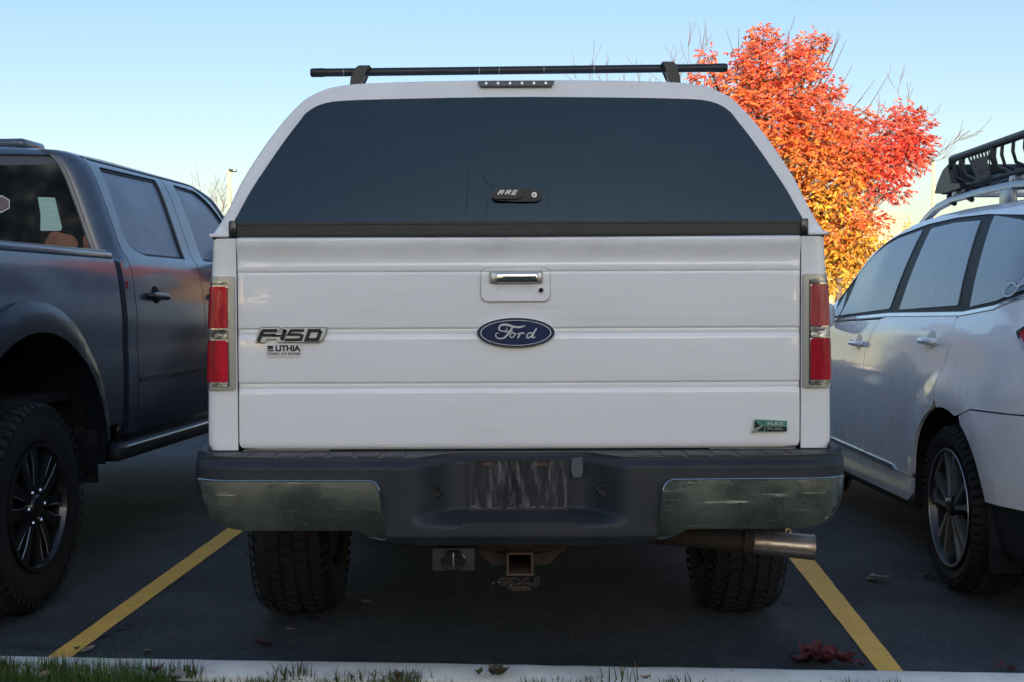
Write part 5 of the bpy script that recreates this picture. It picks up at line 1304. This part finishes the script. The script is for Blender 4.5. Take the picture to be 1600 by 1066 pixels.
# ================================================================== 4. trees
bark = mat('bark', (.085, .065, .055), .9, noise=.5, nscale=20, bump=.01, bscale=30)
twigm = mat('bare_twig', (.14, .095, .075), .85, noise=.4, nscale=12)
def branch(bm, R_, p, d, L, r, depth, up=.25, spread=.55, seg=4, tips=None, ratio=.68, kids=(2, 4), minr=.003):
    pts = [p.copy()]; rs = [r]; q = p.copy(); dd = d.normalized()
    for k in range(seg):
        dd = (dd + Vector((R_.gauss(0, .10), R_.gauss(0, .10), R_.gauss(0, .06) + up * .12))).normalized()
        q = q + dd * (L / seg); pts.append(q.copy()); rs.append(max(minr * .7, r * (1 - .55 * (k + 1) / seg)))
    tube(bm, pts, rs, 6 if r > .02 else 4, caps=False)
    if tips is not None: tips.append((pts[-1], dd))
    if depth <= 0: return
    for k in range(R_.randint(*kids)):
        i = R_.randint(1, seg); ang = R_.uniform(0, 2 * PI)
        side = dd.cross(Vector((math.cos(ang), math.sin(ang), .3))).normalized()
        nd = (dd + side * spread * R_.uniform(.7, 1.4) + Vector((0, 0, up))).normalized()
        branch(bm, R_, pts[i], nd, L * ratio * R_.uniform(.75, 1.15), max(minr, rs[i] * .68), depth - 1, up, spread, seg, tips, ratio, kids, minr)
# autumn tree
TY = 18.5
base = at(1205, 470, TY); base.z = 0
tree = thing('autumn_tree', 'broad leafed tree with red leaves on top turning orange and yellow below, behind the vehicles', 'tree', base)
RT = random.Random(11)
bm = bmesh.new(); tube(bm, [Vector((0, 0, -.05)), Vector((.02, 0, .6)), Vector((0, .03, 1.3)), Vector((.03, 0, 2.0))], [.13, .10, .09, .08], 12); fin('trunk', bm, bark, tree)
lobes = []                                                   # (px, py, rx, rz px, depth shift, colour)
REDC, ORR, ORG, YEL = (.80, .045, .045), (.78, .11, .04), (.80, .22, .025), (.80, .40, .03)
for l in [(1205, 105, 48, 34, 0, 'r'), (1190, 62, 18, 22, .1, 'r'), (1172, 95, 26, 26, .2, 'r'), (1268, 68, 20, 18, .1, 'r'), (1255, 100, 22, 22, 0, 'r'), (1240, 140, 48, 34, 0, 'r'), (1165, 135, 40, 26, .2, 'o'), (1200, 185, 60, 36, -.2, 'o'), (1108, 118, 28, 10, .3, 'r'), (1105, 90, 8, 12, .3, 'r'), (1150, 175, 50, 34, .2, 'o'),
          (1275, 185, 44, 36, -.3, 'r'), (1265, 215, 50, 36, -.3, 'o'), (1320, 190, 24, 16, 0, 'r'), (1300, 140, 14, 10, 0, 'r'), (1240, 245, 60, 36, -.4, 'g'), (1310, 240, 40, 30, -.4, 'o'), (1300, 275, 48, 26, -.4, 'g'), (1395, 215, 34, 34, 0, 'R'), (1410, 245, 34, 30, .1, 'R'), (1430, 215, 24, 32, .1, 'R'), (1415, 180, 24, 14, .1, 'r'), (1370, 255, 34, 26, -.2, 'R'), (1365, 285, 34, 18, -.2, 'R'), (1395, 300, 24, 9, -.1, 'R'), (1352, 185, 14, 12, 0, 'r'),
          (1280, 318, 44, 26, -.3, 'y'), (1325, 320, 26, 16, -.3, 'g'), (1345, 345, 34, 16, -.2, 'o'), (1300, 360, 48, 26, -.2, 'g'), (1335, 375, 40, 22, -.2, 'y'), (1300, 400, 44, 24, 0, 'y'), (1335, 405, 26, 20, 0, 'g'), (1310, 430, 34, 18, 0, 'y'), (1230, 320, 56, 40, 0, 'g'), (1150, 260, 66, 50, .3, 'g'), (1100, 210, 50, 40, .5, 'o'), (1120, 340, 70, 50, .4, 'y'), (1220, 400, 80, 40, .3, 'y'),
          (1335, 225, 22, 26, -.2, 'o'), (1345, 262, 24, 22, -.2, 'o')]:
    lobes.append(l)
V, F, C = [], [], []
K = TY / 2000.0
def leaflet(p, d, n, L, w, col):
    s = d.cross(n).normalized(); i = len(V)
    mid = p + d * L * .45 - n * L * .04; tip = p + d * L + Vector((0, 0, -L * .12))
    V.extend([tuple(p), tuple(mid + s * w), tuple(mid - s * w), tuple(tip)]); F.append((i, i + 1, i + 3, i + 2)); C.append(col)
palette = {'r': [(.86, .20, .10), (.82, .25, .09), (.86, .13, .08), (.55, .15, .08)], 'R': [(.88, .10, .07), (.84, .15, .08), (.88, .18, .10), (.60, .07, .06)], 'o': [(.86, .21, .08), (.84, .27, .07), (.86, .14, .08), (.52, .17, .07)],
           'g': [(.88, .33, .06), (.86, .40, .07), (.84, .25, .07), (.48, .21, .07)], 'y': [(.88, .52, .07), (.88, .60, .09), (.82, .44, .07), (.42, .32, .08)]}
for (px, py, rx, rz, dy, c) in lobes:
    n = int(rx * rz * .22) + 14
    cc = at(px, py, TY + dy) - base
    for k in range(n):
        while True:
            a, b, e = RT.uniform(-1, 1), RT.uniform(-1, 1), RT.uniform(-1, 1)
            if a * a + b * b + e * e < 1: break
        if RT.random() < .30: s_ = RT.uniform(1.0, 1.3) / max(.3, math.sqrt(a * a + b * b + e * e)); a, b, e = a * s_, b * s_, e * s_
        p = cc + Vector((a * rx * K, e * (rx + rz) * .62 * K, b * rz * K))
        cl_ = RT.choice(palette[c]); shf = RT.uniform(.55, 1.1)
        out = Vector((a, e, b * .6)).normalized() if (a or b or e) else Vector((1, 0, 0))
        stem = (out + Vector((RT.gauss(0, .4), RT.gauss(0, .4), RT.gauss(-.15, .35)))).normalized()
        nn = stem.orthogonal().normalized(); L = RT.uniform(.058, .098)
        for q in range(RT.randint(4, 7)):
            ang = (q - 2.5) * .55 + RT.uniform(-.2, .2); sd_ = stem.cross(Vector((0, 0, 1))).normalized() if abs(stem.z) < .95 else Vector((1, 0, 0))
            dr = (stem * math.cos(ang) + sd_ * math.sin(ang) + Vector((0, 0, -.35 + RT.uniform(-.25, .15)))).normalized()
            nv = Vector((RT.gauss(0, 1), RT.gauss(0, 1) - .5, RT.gauss(0, 1) + .6)).normalized()
            leaflet(p + stem * (.02 * q), dr, nv, L * RT.uniform(.75, 1.1), L * RT.uniform(.13, .19), tuple(min(.9, x * shf * RT.uniform(.9, 1.1)) for x in cl_))
crown = tinted('crown', V, F, C, leafmat('autumn_leaf', None, .45, .5), tree); crown['kind'] = 'stuff'
print('leaves', len(F))
bm = bmesh.new()
for (px, py, rx, rz, dy, c) in lobes:
    t = at(px, py, TY + dy) - base; st_ = Vector((.02, 0, 1.2 + RT.uniform(0, .8)))
    m1 = st_.lerp(t, .45) + Vector((0, 0, .25)); r_ = .030
    tube(bm, [st_, m1, t], [r_ * 1.6, r_, r_ * .45], 6, caps=False)
    for k in range(5):
        e_ = t + Vector((RT.uniform(-1, 1) * rx * K, RT.uniform(-.6, .6) * rx * K, RT.uniform(-.6, 1) * rz * K)); tube(bm, [m1.lerp(t, RT.uniform(.3, 1)), e_], [.007, .003], 4, caps=False)
for (px, py) in [(1135, 45), (1165, 60), (1245, 30), (1300, 50), (1310, 75), (1290, 60), (1338, 120), (1382, 130), (1345, 165), (1320, 60)]:
    t = at(px, py, TY) - base; s0 = at(px - (px - 1215) * .5, py + 95, TY) - base
    for k in range(2):
        e_ = t + Vector((RT.gauss(0, .09), RT.gauss(0, .1), RT.gauss(0, .08))); mid = s0.lerp(e_, .55) + Vector((RT.gauss(0, .07), 0, RT.gauss(0, .03))); tube(bm, [s0, mid, e_], [.010, .006, .003], 4, caps=False)
fin('branch', bm, bark, tree)
# bare trees behind
def bare(px, Y, H, label, seed, name='bare_tree', depth=5, L0=None, spread=.5, lean_=0, rad=.07, kids=(2, 3), up=.28, minr=.006):
    b = at(px, 470, Y); b.z = 0; o = thing(name, label, 'tree', b, group='bare trees beyond the parking lot'); Rr = random.Random(seed)
    bm = bmesh.new(); tube(bm, [Vector((0, 0, -.05)), Vector((0, 0, H * .28))], [rad * 1.3, rad], 10); fin('trunk', bm, twigm, o)
    bm = bmesh.new()
    for k in range(5):
        a = 2 * PI * k / 5 + Rr.uniform(-.3, .3); branch(bm, Rr, Vector((0, 0, H * (.24 + .01 * k))), Vector((math.cos(a) * .5 + lean_, math.sin(a) * .5, 1)), (L0 or H * .33), rad * .6, depth - 1, up, spread, 4, None, .66, kids, minr)
    fin('branch', bm, twigm, o)
    return o
bare(1030, 27, 6.9, 'bare leafless tree rising behind the roof bar, left of the red tree', 5, depth=5, kids=(3, 4))
bare(1160, 29, 7.3, 'bare tree whose pale twigs show above the red crown', 9, depth=5)
bare(1310, 29, 6.4, 'bare tree whose twigs show at the right side of the red crown', 12, depth=5)
bare(338, 45, 5.3, 'small bare tree by the yellow lit pole at the left', 3, depth=5, kids=(3, 4))
# ================================================================== 5. background building, poles, far yellow trees
bw = mat('tan_wall', (.42, .29, .22), .8, noise=.15, nscale=.8); bw2 = mat('sunlit_yellow_wall', (.62, .50, .25), .8, noise=.1, nscale=.8)
BY = 110
bx1, bx0, bz = at(1409, 332, BY).x, at(1250, 332, BY).x, at(1400, 333, BY).z
bld = thing('building', 'distant flat roofed tan building behind the red and yellow tree', 'building', ((bx0 + bx1) / 2, BY, 0))
hwb = (bx1 - bx0) / 2
bm = bmesh.new(); box(bm, -hwb, hwb, 0, 14, -.1, bz - .5); fin('wall', bm, bw, bld, smooth=False)
bm = bmesh.new(); box(bm, -hwb - .15, hwb + .15, -.15, 14.15, bz - .5, bz); fin('roof_edge', bm, bw, bld, smooth=False)
for k in range(4):
    for z0_ in (1.2, 4.6):
        bm = bmesh.new(); x = -hwb + 1.2 + k * (2 * hwb - 2.4) / 3.6; box(bm, x, x + 1.5, -.12, .05, z0_, z0_ + 1.5); w_ = fin('window', bm, bw2, bld, smooth=False)
        bm = bmesh.new(); box(bm, x + .1, x + 1.4, -.15, -.11, z0_ + .1, z0_ + 1.4); fin('pane', bm, rearglass, w_, smooth=False)
polem = mat('sunlit_pole_paint', (.78, .62, .26), .5, noise=.1)  # yellow of the low sunlight is put into this colour
def pole(px, ptop, Y, r_, label, arm):
    b = at(px, ptop, Y); H = b.z; b.z = 0; o = thing('light_pole', label, 'light pole', b, group='parking lot light poles')
    bm = bmesh.new(); tube(bm, [(0, 0, 0), (0, 0, H)], [r_ * 1.15, r_ * .9], 12); fin('mast', bm, polem, o)
    bm = bmesh.new(); box(bm, min(0, arm), max(0, arm), -.12, .12, H - .02, H + .10, .02); fin('lamp_head', bm, smoothblack, o)
    bm = bmesh.new(); box(bm, -.3, .3, -.3, .3, -.05, .6, .05); fin('concrete_base', bm, conc, o)
pole(358, 268, 60, .085, 'tall thin light pole with a small lamp head to the left behind the dark pickup', .35)
pole(1459, 253, 60, .085, 'tall thin light pole between the red tree and the roof basket', -.35)
def puff(px0, px1, ptop, Y, label, cols, seed, n=2600):
    Rr = random.Random(seed); a, b = at(px0, ptop, Y), at(px1, ptop, Y); cx0 = (a.x + b.x) / 2; wd = (b.x - a.x) / 2; H = a.z
    o = thing('yellow_tree', label, 'tree', (cx0, Y, 0), group='far yellow trees')
    bm = bmesh.new(); tube(bm, [(0, 0, 0), (0, 0, H * .6)], [.2, .08], 8); fin('trunk', bm, bark, o)
    V2, F2, C2 = [], [], []
    for k in range(n):
        t = Rr.uniform(0, 2 * PI); e = Rr.uniform(-1, 1); r_ = (.5 + .5 * Rr.random()) * (1 + .18 * math.sin(3 * t + seed) + .15 * math.sin(5 * e + t))
        p = Vector((math.cos(t) * math.sqrt(1 - e * e) * wd * r_, math.sin(t) * math.sqrt(1 - e * e) * wd * r_, H * .58 + e * H * .40 * r_)); L = Rr.uniform(.10, .22)
        d = Vector((Rr.gauss(0, 1), Rr.gauss(0, 1), Rr.gauss(0, 1))).normalized(); s_ = d.orthogonal().normalized(); i = len(V2)
        V2.extend([tuple(p), tuple(p + d * L * .5 + s_ * L * .35), tuple(p + d * L), tuple(p + d * L * .5 - s_ * L * .35)]); F2.append((i, i + 1, i + 2, i + 3)); c = Rr.choice(cols); C2.append(c)
    tinted('crown', V2, F2, C2, leaf2, o)['kind'] = 'stuff'
leaf2 = leafmat('far_leaf', None, .4)
YC = [(.82, .55, .12), (.78, .48, .10), (.70, .45, .14), (.80, .62, .25)]
puff(1398, 1450, 345, 75, 'pale yellow tree just right of the tan building', YC, 2)
puff(1440, 1500, 343, 80, 'yellow tree behind the roof of the silver wagon', YC, 4)
puff(1290, 1350, 385, 70, 'yellow bush showing low between the white pickup and the silver wagon', YC, 6)
REFT = [(-13.5, -19, 8.0), (-19.5, -18, 8.5)]
# ================================================================== 6. behind the camera: an unseen building put in to shade the lot, and trees
wallb = mat('brick_red_brown', (.16, .10, .075), .85, noise=.35, nscale=2)
BB = thing('building', 'unseen brown building put in behind the camera to shade the lot from the sun', 'building', (4, -60, 0))
bm = bmesh.new(); box(bm, -18, 18, -12, 0, -.1, 11.5); fin('wall', bm, wallb, BB, smooth=False)
bm = bmesh.new(); box(bm, -18.3, 18.3, -12.3, .3, 11.5, 11.9); fin('roof_edge', bm, polem, BB, smooth=False)
hedgem = leafmat('hedge_leaf', None, .3)
for k, (x, hgt, wd) in enumerate([(-5.5, 7.8, 2.4), (6.2, 6.4, 2.2)]):
    o = thing('evergreen_tree', 'dark evergreen tree behind the camera, ' + ['the taller one to the left', 'the shorter one to the right'][k], 'tree', (x, -34 + k * 2.2, 0), group='evergreens behind the camera')
    bm = bmesh.new(); tube(bm, [(0, 0, -.1), (0, 0, hgt * .8)], [.16, .05], 8); fin('trunk', bm, bark, o)
    Rr = random.Random(40 + k); V2, F2, C2 = [], [], []
    for q in range(2600):
        t = Rr.random()**.8; z = hgt * (.12 + .88 * t); rr_ = wd * (1 - t)**.8 * .62 * (.6 + .4 * Rr.random()) * (1 + .2 * math.sin(z * 5 + q % 7)); a = Rr.uniform(0, 2 * PI)
        p = Vector((math.cos(a) * rr_, math.sin(a) * rr_, z)); L = Rr.uniform(.2, .45); d = Vector((math.cos(a), math.sin(a), -.2 + Rr.gauss(0, .3))).normalized(); s_ = d.orthogonal().normalized(); i = len(V2)
        V2.extend([tuple(p), tuple(p + d * L * .5 + s_ * L * .3), tuple(p + d * L), tuple(p + d * L * .5 - s_ * L * .3)]); F2.append((i, i + 1, i + 2, i + 3)); g_ = Rr.random(); C2.append((.03 + .02 * g_, .055 + .03 * g_, .025))
    tinted('crown', V2, F2, C2, hedgem, o)['kind'] = 'stuff'

for k, (x, y, hgt) in enumerate(REFT):
    o = thing('shade_tree', 'broad dark tree behind the camera at the left, ' + ['nearer', 'farther'][k] + ' from the lawn middle', 'tree', (x, y, 0), group='broad trees behind the camera')
    bm = bmesh.new(); tube(bm, [(0, 0, -.1), (.1, 0, hgt * .55)], [.22, .12], 8); fin('trunk', bm, bark, o)
    Rr = random.Random(60 + k); V2, F2, C2 = [], [], []
    for q in range(4200):
        t = Rr.uniform(0, 2 * PI); e = Rr.uniform(-1, 1); r_ = (Rr.random()**.4) * (1 + .15 * math.sin(3 * t + k) + .12 * math.sin(6 * e + t))
        p = Vector((math.cos(t) * math.sqrt(1 - e * e) * 3.3 * r_, math.sin(t) * math.sqrt(1 - e * e) * 2.4 * r_, hgt * .56 + e * hgt * .42 * r_)); L = Rr.uniform(.25, .5)
        d = Vector((Rr.gauss(0, 1), Rr.gauss(0, 1), Rr.gauss(0, 1))).normalized(); s_ = d.orthogonal().normalized(); i = len(V2)
        V2.extend([tuple(p), tuple(p + d * L * .5 + s_ * L * .35), tuple(p + d * L), tuple(p + d * L * .5 - s_ * L * .35)]); F2.append((i, i + 1, i + 2, i + 3)); g_ = Rr.random(); C2.append((.035 + .02 * g_, .05 + .03 * g_, .02))
    tinted('crown', V2, F2, C2, hedgem, o)['kind'] = 'stuff'

for k, (x, y, hgt) in enumerate([(24, -62, 8.0), (32, -60, 6.6), (-16.5, -61, 8.4), (-24, -64, 7.6), (44, -63, 7.6)]):  # unseen trees added to darken the low band in the reflections
    o = thing('unseen_tree', 'unseen dark tree added far behind the camera, ' + ['just right of the brown building', 'second right of the brown building', 'just left of the brown building', 'second left of the brown building', 'third right of the brown building'][k], 'tree', (x, y, 0), group='unseen trees added beside the brown building')
    bm = bmesh.new(); tube(bm, [(0, 0, -.1), (.1, 0, hgt * .55)], [.25, .14], 8); fin('trunk', bm, bark, o)
    Rr = random.Random(80 + k); V2, F2, C2 = [], [], []
    for q in range(1800):
        t = Rr.uniform(0, 2 * PI); e = Rr.uniform(-1, 1); r_ = (Rr.random()**.4) * (1 + .15 * math.sin(3 * t + k) + .12 * math.sin(6 * e + t))
        p = Vector((math.cos(t) * math.sqrt(1 - e * e) * 4.2 * r_, math.sin(t) * math.sqrt(1 - e * e) * 3 * r_, hgt * .54 + e * hgt * .44 * r_)); L = Rr.uniform(.4, .8)
        d = Vector((Rr.gauss(0, 1), Rr.gauss(0, 1), Rr.gauss(0, 1))).normalized(); s_ = d.orthogonal().normalized(); i = len(V2)
        V2.extend([tuple(p), tuple(p + d * L * .5 + s_ * L * .35), tuple(p + d * L), tuple(p + d * L * .5 - s_ * L * .35)]); F2.append((i, i + 1, i + 2, i + 3)); g_ = Rr.random(); C2.append((.035 + .02 * g_, .05 + .03 * g_, .02))
    tinted('crown', V2, F2, C2, hedgem, o)['kind'] = 'stuff'
